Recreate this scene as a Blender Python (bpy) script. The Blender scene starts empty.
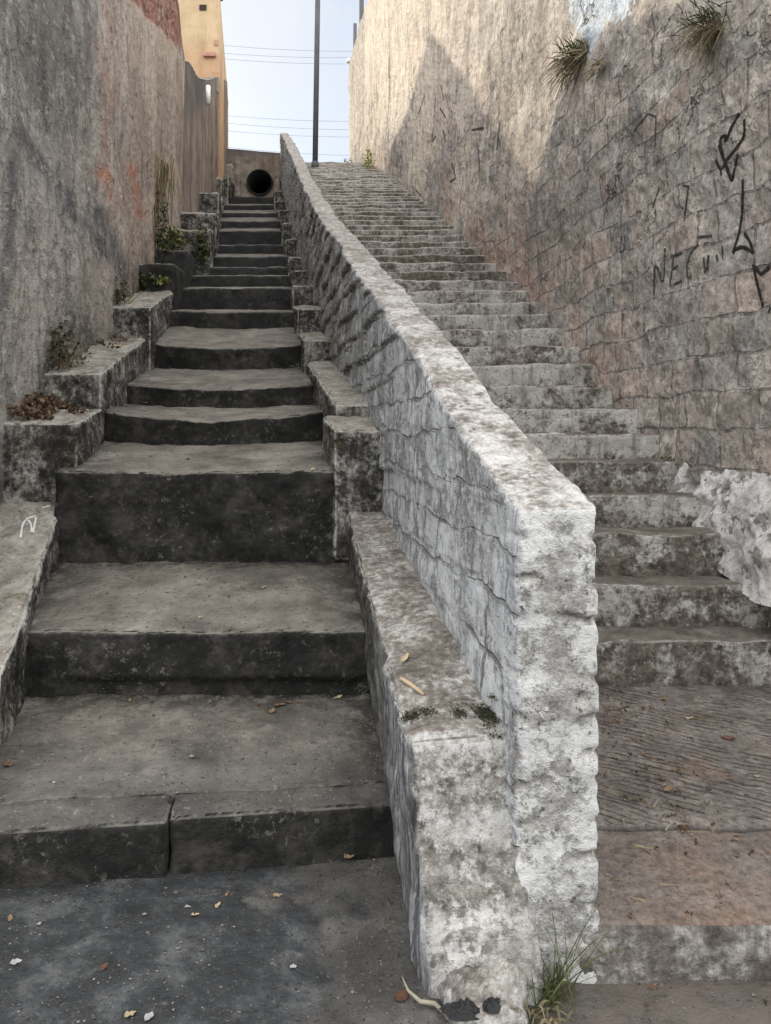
import bpy, math, random
import numpy as np
from mathutils import Vector, Matrix
from mathutils.bvhtree import BVHTree

random.seed(7)
rng = np.random.default_rng(11)
scene = bpy.context.scene
COL = scene.collection
F, CX, HY, EYE = 770.0, 385.5, 430.0, 1.5      # focal length in pixels, image centre, horizon row, eye height


def P(px, py, Y):
    return np.array([(px - CX) / F * Y, Y, EYE + (HY - py) * Y / F])


# ------------------------------------------------------------------ numpy noise
def _hash(ix, iy, iz, seed):
    h = (ix.astype(np.int64) * 374761393 + iy.astype(np.int64) * 668265263 + iz.astype(np.int64) * 2147483647 + seed * 974711) & 0xFFFFFFFF
    h = ((h ^ (h >> 13)) * 1274126177) & 0xFFFFFFFF
    h = ((h ^ (h >> 16)) * 2246822519) & 0xFFFFFFFF
    h = h ^ (h >> 15)
    return (h & 0xFFFFFF).astype(np.float64) / float(0xFFFFFF)


def vnoise(x, y, z, seed=0):
    x, y, z = np.broadcast_arrays(np.asarray(x, float), np.asarray(y, float), np.asarray(z, float))
    ix, iy, iz = np.floor(x), np.floor(y), np.floor(z)
    fx, fy, fz = x - ix, y - iy, z - iz
    fx = fx * fx * (3 - 2 * fx); fy = fy * fy * (3 - 2 * fy); fz = fz * fz * (3 - 2 * fz)
    r = 0
    for a in (0, 1):
        wa = fx if a else 1 - fx
        for b in (0, 1):
            wb = fy if b else 1 - fy
            for c in (0, 1):
                wc = fz if c else 1 - fz
                r = r + wa * wb * wc * _hash(ix + a, iy + b, iz + c, seed)
    return r * 2 - 1


def fbm(x, y, z, octv=4, seed=0, gain=0.5):
    r, a, f = 0, 1.0, 1.0
    for i in range(octv):
        r = r + a * vnoise(np.asarray(x) * f, np.asarray(y) * f, np.asarray(z) * f, seed + i * 17)
        a *= gain; f *= 2.03
    return r


def sstep(a, b, x):
    t = np.clip((x - a) / (b - a), 0, 1)
    return t * t * (3 - 2 * t)


def masonry(u, z, ch, bl, seed, wob=0.03):
    """distance to the nearest joint, block id, position inside the course (0 bottom .. 1 top)"""
    zz = z + wob * fbm(u * 1.3, z * 0.8, 0.0, 3, seed)
    zz = zz + 0.28 * ch * vnoise(zz * 0 + 3.3, zz / ch * 0.61, 0.0, seed + 5)
    row = np.floor(zz / ch); fz = zz / ch - row
    off = _hash(row, row * 0, row * 0, seed + 9)
    uu = u / bl + off * 7.0 + 0.33 * vnoise(u / bl * 0.9, row * 3.7, 0.0, seed + 3) + wob / bl * fbm(u * 4, z * 4, 1.0, 2, seed + 8)
    cl = np.floor(uu); fu = uu - cl
    d = np.minimum(np.minimum(fu, 1 - fu) * bl, np.minimum(fz, 1 - fz) * ch)
    return d, _hash(row, cl, row * 0, seed + 21), fz, fu


# ------------------------------------------------------------------ objects
def setp(o, label=None, cat=None, group=None, kind=None):
    if label: o['label'] = label
    if cat: o['category'] = cat
    if group: o['group'] = group
    if kind: o['kind'] = kind
    return o


def empty(name, loc, label, cat, group=None):
    o = bpy.data.objects.new(name, None); COL.objects.link(o)
    o.location = tuple(float(v) for v in loc); o.empty_display_size = 0.2
    return setp(o, label, cat, group)


def mesh_obj(name, verts, faces, mat, parent=None, smooth=True, attrs=None):
    verts = np.asarray(verts, float)
    if parent is not None:
        verts = verts - np.array(parent.location)
        gp = parent.parent
        if gp is not None:
            verts = verts - np.array(gp.location)
    me = bpy.data.meshes.new(name)
    if isinstance(faces, np.ndarray):
        nf = len(faces); k = faces.shape[1]
        me.vertices.add(len(verts)); me.vertices.foreach_set('co', verts.astype(np.float32).ravel())
        me.loops.add(nf * k); me.loops.foreach_set('vertex_index', faces.astype(np.int32).ravel())
        me.polygons.add(nf)
        me.polygons.foreach_set('loop_start', np.arange(0, nf * k, k, dtype=np.int32))
        me.update(calc_edges=True); me.validate()
    else:
        me.from_pydata([tuple(v) for v in verts], [], faces)
        me.update()
    if attrs:
        for n, v in attrs.items():
            a = me.attributes.new(n, 'FLOAT', 'POINT')
            a.data.foreach_set('value', np.asarray(v, np.float32).ravel())
    if smooth:
        me.polygons.foreach_set('use_smooth', np.ones(len(me.polygons), bool))
    if mat: me.materials.append(mat)
    o = bpy.data.objects.new(name, me); COL.objects.link(o)
    if parent is not None: o.parent = parent
    return o


def grid_faces(nu, nv):
    i = np.arange(nu - 1)[:, None]; j = np.arange(nv - 1)[None, :]
    a = i * nv + j
    return np.stack([a, a + nv, a + nv + 1, a + 1], -1).reshape(-1, 4)


def lattice(A, B, C, Fmap, dims, r, disp, name, mat, parent=None, smooth=True, faces_skip=()):
    """closed box of quads with rounded edges. A,B,C: levels 0..1, Fmap maps (a,b,c) to the world, dims metric size"""
    A, B, C = [np.asarray(v, float) for v in (A, B, C)]
    na, nb, nc = len(A), len(B), len(C)
    quads, ids = [], {}
    def face(fix, idx):
        if fix == 0: g = np.stack(np.meshgrid([idx], np.arange(nb), np.arange(nc), indexing='ij'), -1)[0]
        elif fix == 1: g = np.stack(np.meshgrid(np.arange(na), [idx], np.arange(nc), indexing='ij'), -1)[:, 0]
        else: g = np.stack(np.meshgrid(np.arange(na), np.arange(nb), [idx], indexing='ij'), -1)[:, :, 0]
        lin = (g[..., 0] * nb + g[..., 1]) * nc + g[..., 2]
        q = np.stack([lin[:-1, :-1], lin[1:, :-1], lin[1:, 1:], lin[:-1, 1:]], -1).reshape(-1, 4)
        flip = (idx == 0) if fix != 1 else (idx != 0)
        if flip: q = q[:, ::-1]
        quads.append(q)
    for key, (fx, ix) in {'l': (0, 0), 'r': (0, na - 1), 'f': (1, 0), 'b': (1, nb - 1), 'd': (2, 0), 't': (2, nc - 1)}.items():
        if key not in faces_skip: face(fx, ix)
    q = np.concatenate(quads)
    uq, inv = np.unique(q.ravel(), return_inverse=True)
    q = inv.reshape(-1, 4)
    ia = uq // (nb * nc); ib = (uq // nc) % nb; ic = uq % nc
    abc = np.stack([A[ia], B[ib], C[ic]], -1)
    m = abc * np.array(dims)
    mm = (1 - abc) * np.array(dims)
    dist = np.minimum(m, mm)
    sgn = np.where(m <= mm, -1.0, 1.0)
    v = np.clip(r - dist, 0, None)
    L = np.linalg.norm(v, axis=1, keepdims=True) + 1e-9
    n = sgn * v / L
    delta = -sgn * v + n * r
    on = (v > 1e-7)
    single = on.sum(1) <= 1
    delta[single] = 0
    srt = np.sort(v, axis=1)
    edge = np.clip(srt[:, 1] / max(r, 1e-6), 0, 1)
    P0 = Fmap(abc[:, 0], abc[:, 1], abc[:, 2])
    D, at = disp(P0, n, abc)
    abc2 = abc + (delta + (n * D[:, None] if D.ndim == 1 else D)) / np.array(dims)
    W = Fmap(abc2[:, 0], abc2[:, 1], abc2[:, 2])
    at = dict(at); at['edge'] = edge
    return mesh_obj(name, W, q, mat, parent, smooth, at)


def levels(length, cell, lo=3, hi=120):
    n = int(np.clip(round(length / cell), lo, hi))
    return np.linspace(0, 1, n + 1)


def block(name, c8, mat, parent, r=0.02, amp=0.012, freq=5.0, cell=None, seed=1, post=None, pits=0.5):
    """weathered block from its 8 corners: c8[a][b][c], a left-right, b front-back, c bottom-top"""
    c = np.array(c8, float).reshape(2, 2, 2, 3)
    la = np.mean(np.linalg.norm(c[1] - c[0], axis=-1)); lb = np.mean(np.linalg.norm(c[:, 1] - c[:, 0], axis=-1)); lc = np.mean(np.linalg.norm(c[:, :, 1] - c[:, :, 0], axis=-1))
    Y = max(2.0, c[..., 1].min())
    if cell is None: cell = max(0.011, Y / F * 2.2)
    rr = min(r, la * .3, lb * .3, lc * .3)
    def Fm(a, b, cc):
        a, b, cc = a[:, None], b[:, None], cc[:, None]
        Pp = ((c[0, 0, 0] * (1 - a) + c[1, 0, 0] * a) * (1 - b) + (c[0, 1, 0] * (1 - a) + c[1, 1, 0] * a) * b) * (1 - cc) \
            + ((c[0, 0, 1] * (1 - a) + c[1, 0, 1] * a) * (1 - b) + (c[0, 1, 1] * (1 - a) + c[1, 1, 1] * a) * b) * cc
        if post is not None: Pp = post(Pp, a[:, 0], b[:, 0], cc[:, 0])
        return Pp
    rv = random.random()
    def dsp(P0, n, abc):
        x, y, z = P0.T
        big = fbm(x * freq, y * freq, z * freq, 3, seed)
        fine = fbm(x * freq * 5, y * freq * 5, z * freq * 5, 3, seed + 40)
        edgew = np.abs(n).max(1)
        D = amp * big + amp * .35 * fine - pits * amp * np.clip(fine - .45, 0, 1) * 2
        D = D - (1 - edgew) * amp * 2.2 * np.clip(big + .4, 0, 2)
        return D, {'groove': np.clip(-fine * .6 - big * .3, 0, 1), 'rnd': np.full(len(x), rv), 'ac': abc[:, 0], 'bc': abc[:, 1], 'cc': abc[:, 2]}
    return lattice(levels(la, cell), levels(lb, cell), levels(lc, cell), Fm, (la, lb, lc), rr, dsp, name, mat, parent)


def tube(pts, rad, k=8, cap=True):
    pts = np.asarray(pts, float); n = len(pts)
    rad = np.full(n, rad) if np.isscalar(rad) else np.asarray(rad, float)
    V = []
    for i in range(n):
        t = pts[min(i + 1, n - 1)] - pts[max(i - 1, 0)]
        t /= np.linalg.norm(t) + 1e-9
        up = np.array([0, 0, 1.0]) if abs(t[2]) < .9 else np.array([1.0, 0, 0])
        s = np.cross(t, up); s /= np.linalg.norm(s); w = np.cross(s, t)
        for j in range(k):
            a = 2 * math.pi * j / k
            V.append(pts[i] + rad[i] * (math.cos(a) * s + math.sin(a) * w))
    Fc = []
    for i in range(n - 1):
        for j in range(k):
            Fc.append((i * k + j, i * k + (j + 1) % k, (i + 1) * k + (j + 1) % k, (i + 1) * k + j))
    if cap:
        Fc.append(tuple(range(k - 1, -1, -1))); Fc.append(tuple(range((n - 1) * k, n * k)))
    return V, Fc


# ------------------------------------------------------------------ node helper
class NT:
    def __init__(s, name):
        s.mat = bpy.data.materials.new(name); s.mat.use_nodes = True
        s.t = s.mat.node_tree; s.t.nodes.clear()
        s.out = s.t.nodes.new('ShaderNodeOutputMaterial')
        s.b = s.t.nodes.new('ShaderNodeBsdfPrincipled')
        s.t.links.new(s.b.outputs[0], s.out.inputs[0])
        s._geo = None
    def put(s, sock, v):
        if hasattr(v, 'links') or isinstance(v, bpy.types.NodeSocket): s.t.links.new(v, sock)
        else:
            if sock.type == 'RGBA' and len(v) == 3: v = (*v, 1)
            sock.default_value = v
    def node(s, typ): return s.t.nodes.new(typ)
    def geo(s, o='Position'):
        if s._geo is None: s._geo = s.node('ShaderNodeNewGeometry')
        return s._geo.outputs[o]
    def vec(s, scale):
        n = s.node('ShaderNodeVectorMath'); n.operation = 'MULTIPLY'
        s.put(n.inputs[0], s.geo()); n.inputs[1].default_value = scale
        return n.outputs[0]
    def noise(s, scale, detail=6, rough=.6, vec=None, dist=0.0, color=False):
        n = s.node('ShaderNodeTexNoise'); n.inputs['Scale'].default_value = scale
        n.inputs['Detail'].default_value = min(detail, 4.6); n.inputs['Roughness'].default_value = rough
        n.inputs['Distortion'].default_value = dist
        s.put(n.inputs['Vector'], vec if vec is not None else s.geo())
        return n.outputs['Color' if color else 'Fac']
    def voro(s, scale, feature='F1', vec=None, out='Distance'):
        n = s.node('ShaderNodeTexVoronoi'); n.feature = feature; n.inputs['Scale'].default_value = scale
        s.put(n.inputs['Vector'], vec if vec is not None else s.geo())
        return n.outputs[out]
    def ramp(s, fac, stops, interp='LINEAR'):
        n = s.node('ShaderNodeValToRGB'); n.color_ramp.interpolation = interp
        e = n.color_ramp.elements
        while len(e) < len(stops): e.new(.5)
        for i, (p, c) in enumerate(stops):
            e[i].position = p
            e[i].color = (c, c, c, 1) if isinstance(c, (int, float)) else (*c, 1)
        s.put(n.inputs[0], fac)
        return n.outputs[0]
    def rng(s, fac, a, b, lo=0., hi=1.):
        n = s.node('ShaderNodeMapRange'); n.clamp = True
        s.put(n.inputs[0], fac); n.inputs[1].default_value = a; n.inputs[2].default_value = b
        n.inputs[3].default_value = lo; n.inputs[4].default_value = hi
        return n.outputs[0]
    def mix(s, fac, a, b, mode='MIX'):
        n = s.node('ShaderNodeMix'); n.data_type = 'RGBA'; n.blend_type = mode; n.clamp_factor = True
        s.put(n.inputs[0], fac); s.put(n.inputs[6], a); s.put(n.inputs[7], b)
        return n.outputs[2]
    def m(s, op, a, b=0.0, c=None):
        n = s.node('ShaderNodeMath'); n.operation = op
        s.put(n.inputs[0], a); s.put(n.inputs[1], b)
        if c is not None: s.put(n.inputs[2], c)
        return n.outputs[0]
    def attr(s, name):
        n = s.node('ShaderNodeAttribute'); n.attribute_name = name
        return n.outputs['Fac']
    def up(s):
        n = s.node('ShaderNodeSeparateXYZ'); s.put(n.inputs[0], s.geo('True Normal'))
        return n.outputs[2]
    def xyz(s):
        n = s.node('ShaderNodeSeparateXYZ'); s.put(n.inputs[0], s.geo()); return n.outputs
    def bump(s, h, dist=.01, strength=1.0, prev=None):
        n = s.node('ShaderNodeBump'); n.inputs['Strength'].default_value = strength; n.inputs['Distance'].default_value = dist
        s.put(n.inputs['Height'], h)
        if prev is not None: s.put(n.inputs['Normal'], prev)
        return n.outputs[0]
    def done(s, col, rough=.9, nrm=None, spec=.25, grain=0, gvec=None, lo=.30, hi=1.85):
        if grain:
            g = s.noise(grain, 4.6, .8, None if gvec is None else s.vec(gvec))
            col = s.mix(1.0, col, s.ramp(g, [(.36, lo), (.5, 1.0), (.64, hi)]), 'MULTIPLY')
        s.put(s.b.inputs['Base Color'], col); s.put(s.b.inputs['Roughness'], rough)
        s.b.inputs['Specular IOR Level'].default_value = spec
        if nrm is not None: s.put(s.b.inputs['Normal'], nrm)
        return s.mat


def mat_whitewash():
    s = NT('old_whitewash')
    up = s.up(); gr = s.attr('groove'); rn = s.attr('rnd'); ed = s.attr('edge')
    x, y, z = s.xyz()
    fine = s.noise(32, 5, .74); mid_ = s.noise(6.5, 5, .7)
    stone = s.ramp(s.noise(24, 5, .74), [(.34, (.12, .116, .108)), (.52, (.27, .262, .246)), (.68, (.44, .43, .405))])
    paint = s.ramp(s.noise(4, 5, .7), [(.32, (.42, .417, .408)), (.6, (.575, .572, .562))])
    w1 = s.noise(1.8, 3, .5, None, 0, True); w2 = s.noise(8, 3, .6, None, 0, True)
    def off(c, k):
        n = s.node('ShaderNodeVectorMath'); n.operation = 'MULTIPLY_ADD'; s.put(n.inputs[0], c); n.inputs[1].default_value = (k, k, k); n.inputs[2].default_value = (-k / 2, -k / 2, -k / 2); return n.outputs[0]
    def add(a, b):
        n = s.node('ShaderNodeVectorMath'); s.put(n.inputs[0], a); s.put(n.inputs[1], b); return n.outputs[0]
    cmb = s.node('ShaderNodeCombineXYZ'); s.put(cmb.inputs[0], y); s.put(cmb.inputs[1], z)
    bt = s.node('ShaderNodeTexBrick'); s.put(bt.inputs['Vector'], add(add(cmb.outputs[0], off(w1, .16)), off(w2, .045)))
    bt.inputs['Color1'].default_value = (0, 0, 0, 1); bt.inputs['Color2'].default_value = (1, 1, 1, 1); bt.inputs['Mortar'].default_value = (.3, .3, .3, 1)
    bt.inputs['Scale'].default_value = 1; bt.inputs['Mortar Size'].default_value = .011; bt.inputs['Mortar Smooth'].default_value = .5
    bt.inputs['Brick Width'].default_value = .30; bt.inputs['Row Height'].default_value = .165; bt.squash = .7; bt.squash_frequency = 2
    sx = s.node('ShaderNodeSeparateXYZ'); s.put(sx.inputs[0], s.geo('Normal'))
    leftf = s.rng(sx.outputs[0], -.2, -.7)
    brn = bt.outputs['Color']
    jt = s.m('MULTIPLY', s.m('MULTIPLY', bt.outputs['Fac'], leftf), s.rng(s.noise(2.6, 4, .7), .40, .53))
    near = s.rng(y, 2.3, 2.2)
    midz = s.m('MULTIPLY', s.m('MULTIPLY', s.rng(x, .39, .45), s.rng(x, .56, .50)), near)
    wear = s.m('ADD', s.m('MULTIPLY', mid_, .55), s.m('MULTIPLY', fine, .45))
    wear = s.m('ADD', wear, s.m('MULTIPLY', gr, .16))
    wear = s.m('SUBTRACT', wear, s.m('MULTIPLY', ed, .05))
    wear = s.m('ADD', wear, s.m('MULTIPLY', s.m('SUBTRACT', rn, .5), .06))
    wear = s.m('ADD', wear, s.m('MULTIPLY', midz, .045))
    wear = s.m('ADD', wear, s.rng(y, 3.0, 7.0, 0, .045))
    wear = s.m('ADD', wear, s.m('MULTIPLY', leftf, s.m('MULTIPLY', s.m('SUBTRACT', brn, .45), .075)))
    wear = s.m('ADD', wear, s.m('MULTIPLY', jt, .05))
    wm = s.rng(wear, .505, .575)
    side = s.mix(s.m('MULTIPLY', wm, .92), paint, stone)
    streak = s.noise(1.0, 5, .72, s.vec((11, 11, 3.2)), .5)
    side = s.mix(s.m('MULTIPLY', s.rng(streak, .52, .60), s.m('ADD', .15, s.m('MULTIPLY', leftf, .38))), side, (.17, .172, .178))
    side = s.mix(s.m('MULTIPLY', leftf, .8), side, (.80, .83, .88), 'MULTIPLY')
    pit = s.m('MULTIPLY', s.rng(s.noise(46, 4, .7), .60, .64), s.rng(mid_, .40, .55))
    side = s.mix(s.m('MULTIPLY', pit, .8), side, (.055, .053, .048))
    tn = s.m('ADD', s.m('MULTIPLY', s.noise(8, 5, .72), .5), s.m('MULTIPLY', s.noise(34, 5, .75), .5))
    topc = s.ramp(tn, [(.39, (.115, .10, .09)), (.46, (.225, .205, .188)), (.51, (.37, .355, .335)), (.60, (.53, .52, .505))])
    topc = s.mix(s.m('MULTIPLY', s.rng(s.noise(3.2, 5, .7), .53, .60, 0, .8), s.rng(fine, .42, .54)), topc, (.19, .165, .148))
    topc = s.mix(s.m('MULTIPLY', s.rng(y, 3.0, 7.0), .3), topc, (.25, .23, .205))
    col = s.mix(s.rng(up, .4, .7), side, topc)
    col = s.mix(s.rng(gr, .35, .95, 0, .7), col, (.07, .067, .061))
    col = s.mix(s.m('MULTIPLY', jt, .5), col, (.10, .098, .094))
    h = s.m('ADD', s.m('ADD', s.noise(20, 5, .76), s.m('MULTIPLY', wm, -.16)), s.m('ADD', s.m('MULTIPLY', jt, -.65), s.m('MULTIPLY', s.m('MULTIPLY', brn, leftf), .4)))
    return s.done(col, .92, s.bump(h, .022, .85), .18)


def mat_drain():
    """wet-stained concrete of the drainage stair: nearly black risers, dusty grey-brown treads"""
    s = NT('stained_concrete')
    up = s.up(); ed = s.attr('edge'); ac = s.attr('ac'); bc = s.attr('bc')
    x, y, z = s.xyz()
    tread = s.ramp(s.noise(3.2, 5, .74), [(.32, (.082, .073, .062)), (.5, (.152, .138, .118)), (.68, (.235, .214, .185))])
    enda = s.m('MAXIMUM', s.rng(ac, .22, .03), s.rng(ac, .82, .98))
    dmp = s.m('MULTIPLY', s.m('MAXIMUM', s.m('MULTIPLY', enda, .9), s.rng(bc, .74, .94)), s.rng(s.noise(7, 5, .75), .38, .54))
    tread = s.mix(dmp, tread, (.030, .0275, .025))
    stn = s.rng(s.noise(1.9, 5, .72), .52, .60, 0, .65)
    tread = s.mix(stn, tread, s.mix(1.0, tread, (.52, .51, .51), 'MULTIPLY'))
    near = s.rng(y, 3.4, 2.7)
    tread = s.mix(s.m('MULTIPLY', near, .72), tread, s.ramp(s.noise(5, 5, .75), [(.32, (.030, .029, .028)), (.52, (.062, .059, .057)), (.7, (.118, .113, .108))]))
    sp = s.rng(s.noise(58, 3, .6), .635, .67)
    tread = s.mix(s.m('MULTIPLY', sp, .4), tread, (.30, .28, .25))
    pit = s.rng(s.noise(50, 3, .65), .385, .35)
    tread = s.mix(s.m('MULTIPLY', pit, .8), tread, (.025, .023, .021))
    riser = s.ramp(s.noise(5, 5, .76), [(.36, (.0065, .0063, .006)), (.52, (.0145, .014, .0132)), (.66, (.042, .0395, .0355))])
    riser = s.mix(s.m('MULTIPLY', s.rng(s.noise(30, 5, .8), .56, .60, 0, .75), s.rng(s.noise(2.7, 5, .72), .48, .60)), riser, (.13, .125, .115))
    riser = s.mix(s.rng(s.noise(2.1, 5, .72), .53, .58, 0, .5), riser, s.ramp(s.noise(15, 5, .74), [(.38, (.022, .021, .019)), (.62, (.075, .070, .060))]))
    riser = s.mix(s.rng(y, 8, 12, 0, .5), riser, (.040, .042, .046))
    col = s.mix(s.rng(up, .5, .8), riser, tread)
    nose = s.m('MULTIPLY', s.rng(ed, .3, .85), s.rng(up, .3, .6))
    col = s.mix(s.m('MULTIPLY', nose, s.rng(s.noise(5, 5, .72), .42, .58, 0, .6)), col, (.21, .20, .178))
    moss = s.m('MULTIPLY', s.rng(s.noise(2.6, 5, .7), .56, .60), s.rng(s.noise(28, 4, .7), .46, .56))
    col = s.mix(s.m('MULTIPLY', moss, .22), col, (.05, .05, .026))
    vd = s.voro(1.3, 'DISTANCE_TO_EDGE', None)
    h = s.m('ADD', s.noise(17, 5, .78), s.m('MULTIPLY', s.noise(90, 3, .6), .22))
    return s.done(col, s.rng(s.noise(4, 4, .5), .3, .7, .7, .95), s.bump(h, .017, .8), .25)


def mat_kerb():
    s = NT('kerb_concrete')
    up = s.up(); ed = s.attr('edge'); gr = s.attr('groove')
    top = s.ramp(s.noise(5, 5, .75), [(.34, (.13, .115, .097)), (.5, (.235, .215, .186)), (.68, (.36, .34, .31))])
    top = s.mix(s.m('MULTIPLY', s.rng(s.noise(26, 5, .76), .55, .58, 0, .75), s.rng(s.noise(3, 4, .6), .42, .6)), top, (.46, .45, .43))
    n = s.m('ADD', s.m('MULTIPLY', s.noise(4.5, 5, .74), .55), s.m('MULTIPLY', s.noise(28, 5, .76), .45))
    side = s.ramp(n, [(.42, (.018, .0172, .016)), (.485, (.062, .059, .053)), (.53, (.17, .163, .15)), (.60, (.34, .33, .305))])
    st = s.noise(1, 5, .7, s.vec((20, 20, 2.5)), .4)
    side = s.mix(s.rng(st, .5, .6, 0, .6), side, (.04, .038, .035))
    col = s.mix(s.rng(up, .45, .75), side, top)
    col = s.mix(s.m('MULTIPLY', s.rng(ed, .3, .85), s.rng(s.noise(7, 5, .72), .42, .54, 0, .8)), col, (.40, .39, .36))
    moss = s.m('MULTIPLY', s.rng(s.noise(4.3, 5, .7), .56, .61), s.rng(s.noise(30, 4, .7), .46, .56))
    col = s.mix(s.m('MULTIPLY', moss, .6), col, (.055, .06, .025))
    pit = s.rng(s.noise(44, 3, .65), .38, .345)
    col = s.mix(s.m('MULTIPLY', pit, .75), col, (.03, .028, .025))
    h = s.m('ADD', s.noise(17, 5, .78), s.m('MULTIPLY', s.noise(90, 3, .6), .2))
    return s.done(col, .93, s.bump(h, .02, .85), .18)


def mat_kerb_white():
    s = NT('limewashed_kerb')
    up = s.up(); ed = s.attr('edge'); gr = s.attr('groove')
    x, y, z = s.xyz()
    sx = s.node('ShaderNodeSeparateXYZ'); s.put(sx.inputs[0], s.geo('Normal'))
    paint = s.ramp(s.noise(5, 5, .72), [(.32, (.36, .353, .34)), (.65, (.53, .522, .505))])
    grey = s.ramp(s.noise(22, 5, .76), [(.36, (.07, .066, .058)), (.5, (.185, .176, .158)), (.66, (.34, .325, .295))])
    band = s.m('ADD', s.m('MULTIPLY', s.rng(z, .60, .57), s.rng(z, .43, .46)), s.m('MULTIPLY', s.rng(z, .385, .35), s.rng(z, .20, .24)))
    f = s.m('ADD', s.m('MULTIPLY', s.noise(6, 5, .72), .5), s.m('MULTIPLY', s.noise(34, 5, .76), .5))
    f = s.m('ADD', f, s.m('MULTIPLY', s.m('SUBTRACT', band, .45), .055))
    front = s.mix(s.rng(f, .465, .55), paint, grey)
    pit = s.rng(s.noise(46, 3, .65), .61, .645)
    front = s.mix(s.m('MULTIPLY', pit, .5), front, (.08, .076, .07))
    front = s.mix(s.rng(s.noise(1, 5, .7, s.vec((7, 7, 1.5))), .48, .62, 0, .5), front, (.20, .193, .178))
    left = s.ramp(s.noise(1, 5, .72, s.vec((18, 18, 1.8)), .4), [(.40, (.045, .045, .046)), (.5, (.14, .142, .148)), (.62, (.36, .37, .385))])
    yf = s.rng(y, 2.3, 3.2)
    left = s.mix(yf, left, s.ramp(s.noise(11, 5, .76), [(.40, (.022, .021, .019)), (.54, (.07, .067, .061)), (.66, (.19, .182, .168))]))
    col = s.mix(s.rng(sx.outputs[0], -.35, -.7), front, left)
    tn = s.m('ADD', s.m('MULTIPLY', s.noise(4.5, 5, .74), .5), s.m('MULTIPLY', s.noise(30, 5, .76), .5))
    top = s.ramp(tn, [(.40, (.095, .083, .072)), (.49, (.185, .167, .148)), (.545, (.31, .295, .272)), (.60, (.46, .45, .43))])
    col = s.mix(s.rng(up, .55, .85), col, top)
    col = s.mix(s.rng(gr, .3, .9, 0, .5), col, (.05, .046, .04))
    h = s.m('ADD', s.noise(19, 5, .78), s.m('MULTIPLY', s.noise(90, 3, .6), .2))
    return s.done(col, .93, s.bump(h, .018, .85), .18)


def mat_stairs():
    s = NT('worn_masonry_steps')
    up = s.up(); ed = s.attr('edge'); gr = s.attr('groove'); rn = s.attr('rnd'); cc = s.attr('cc')
    x, y, z = s.xyz()
    dirt = s.ramp(s.noise(18, 5, .75), [(.36, (.050, .043, .036)), (.52, (.125, .109, .093)), (.68, (.24, .215, .185))])
    lime = s.ramp(s.noise(6, 5, .72), [(.32, (.32, .305, .282)), (.65, (.53, .515, .485))])
    f = s.m('ADD', s.m('MULTIPLY', s.noise(3.4, 5, .74), .6), s.m('MULTIPLY', s.noise(26, 5, .76), .4))
    f = s.m('ADD', f, s.m('MULTIPLY', s.m('SUBTRACT', rn, .5), .06))
    f = s.m('ADD', f, s.rng(y, 4.5, 5.0, .05, -.025))
    f = s.m('ADD', f, s.rng(y, 6.0, 9.0, 0, .075))
    f = s.m('ADD', f, s.rng(cc, .80, .58, -.02, .05))
    lime = s.mix(s.rng(y, 6.0, 10.0, 0, .5), lime, (.30, .28, .255))
    riser = s.mix(s.rng(f, .46, .55), lime, dirt)
    pit = s.rng(s.noise(40, 4, .68), .60, .64)
    riser = s.mix(s.m('MULTIPLY', pit, .75), riser, (.045, .040, .034))
    riser = s.mix(s.rng(s.noise(1, 5, .7, s.vec((14, 14, 2.2))), .52, .62, 0, .5), riser, (.085, .075, .065))
    tread = s.ramp(s.noise(7, 5, .75), [(.32, (.08, .068, .059)), (.52, (.145, .128, .112)), (.72, (.24, .218, .193))])
    col = s.mix(s.rng(up, .5, .8), riser, tread)
    col = s.mix(s.m('MULTIPLY', s.rng(ed, .3, .85), s.m('ADD', s.rng(s.noise(6, 5, .72), .40, .58, .0, .5), s.rng(y, 5.5, 9, 0, .3))), col, (.43, .415, .385))
    col = s.mix(s.rng(gr, .35, .9, 0, .8), col, (.035, .030, .026))
    h = s.m('ADD', s.noise(17, 5, .78), s.m('MULTIPLY', s.noise(90, 3, .6), .2))
    return s.done(col, .93, s.bump(h, .022, .85), .18)


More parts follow.
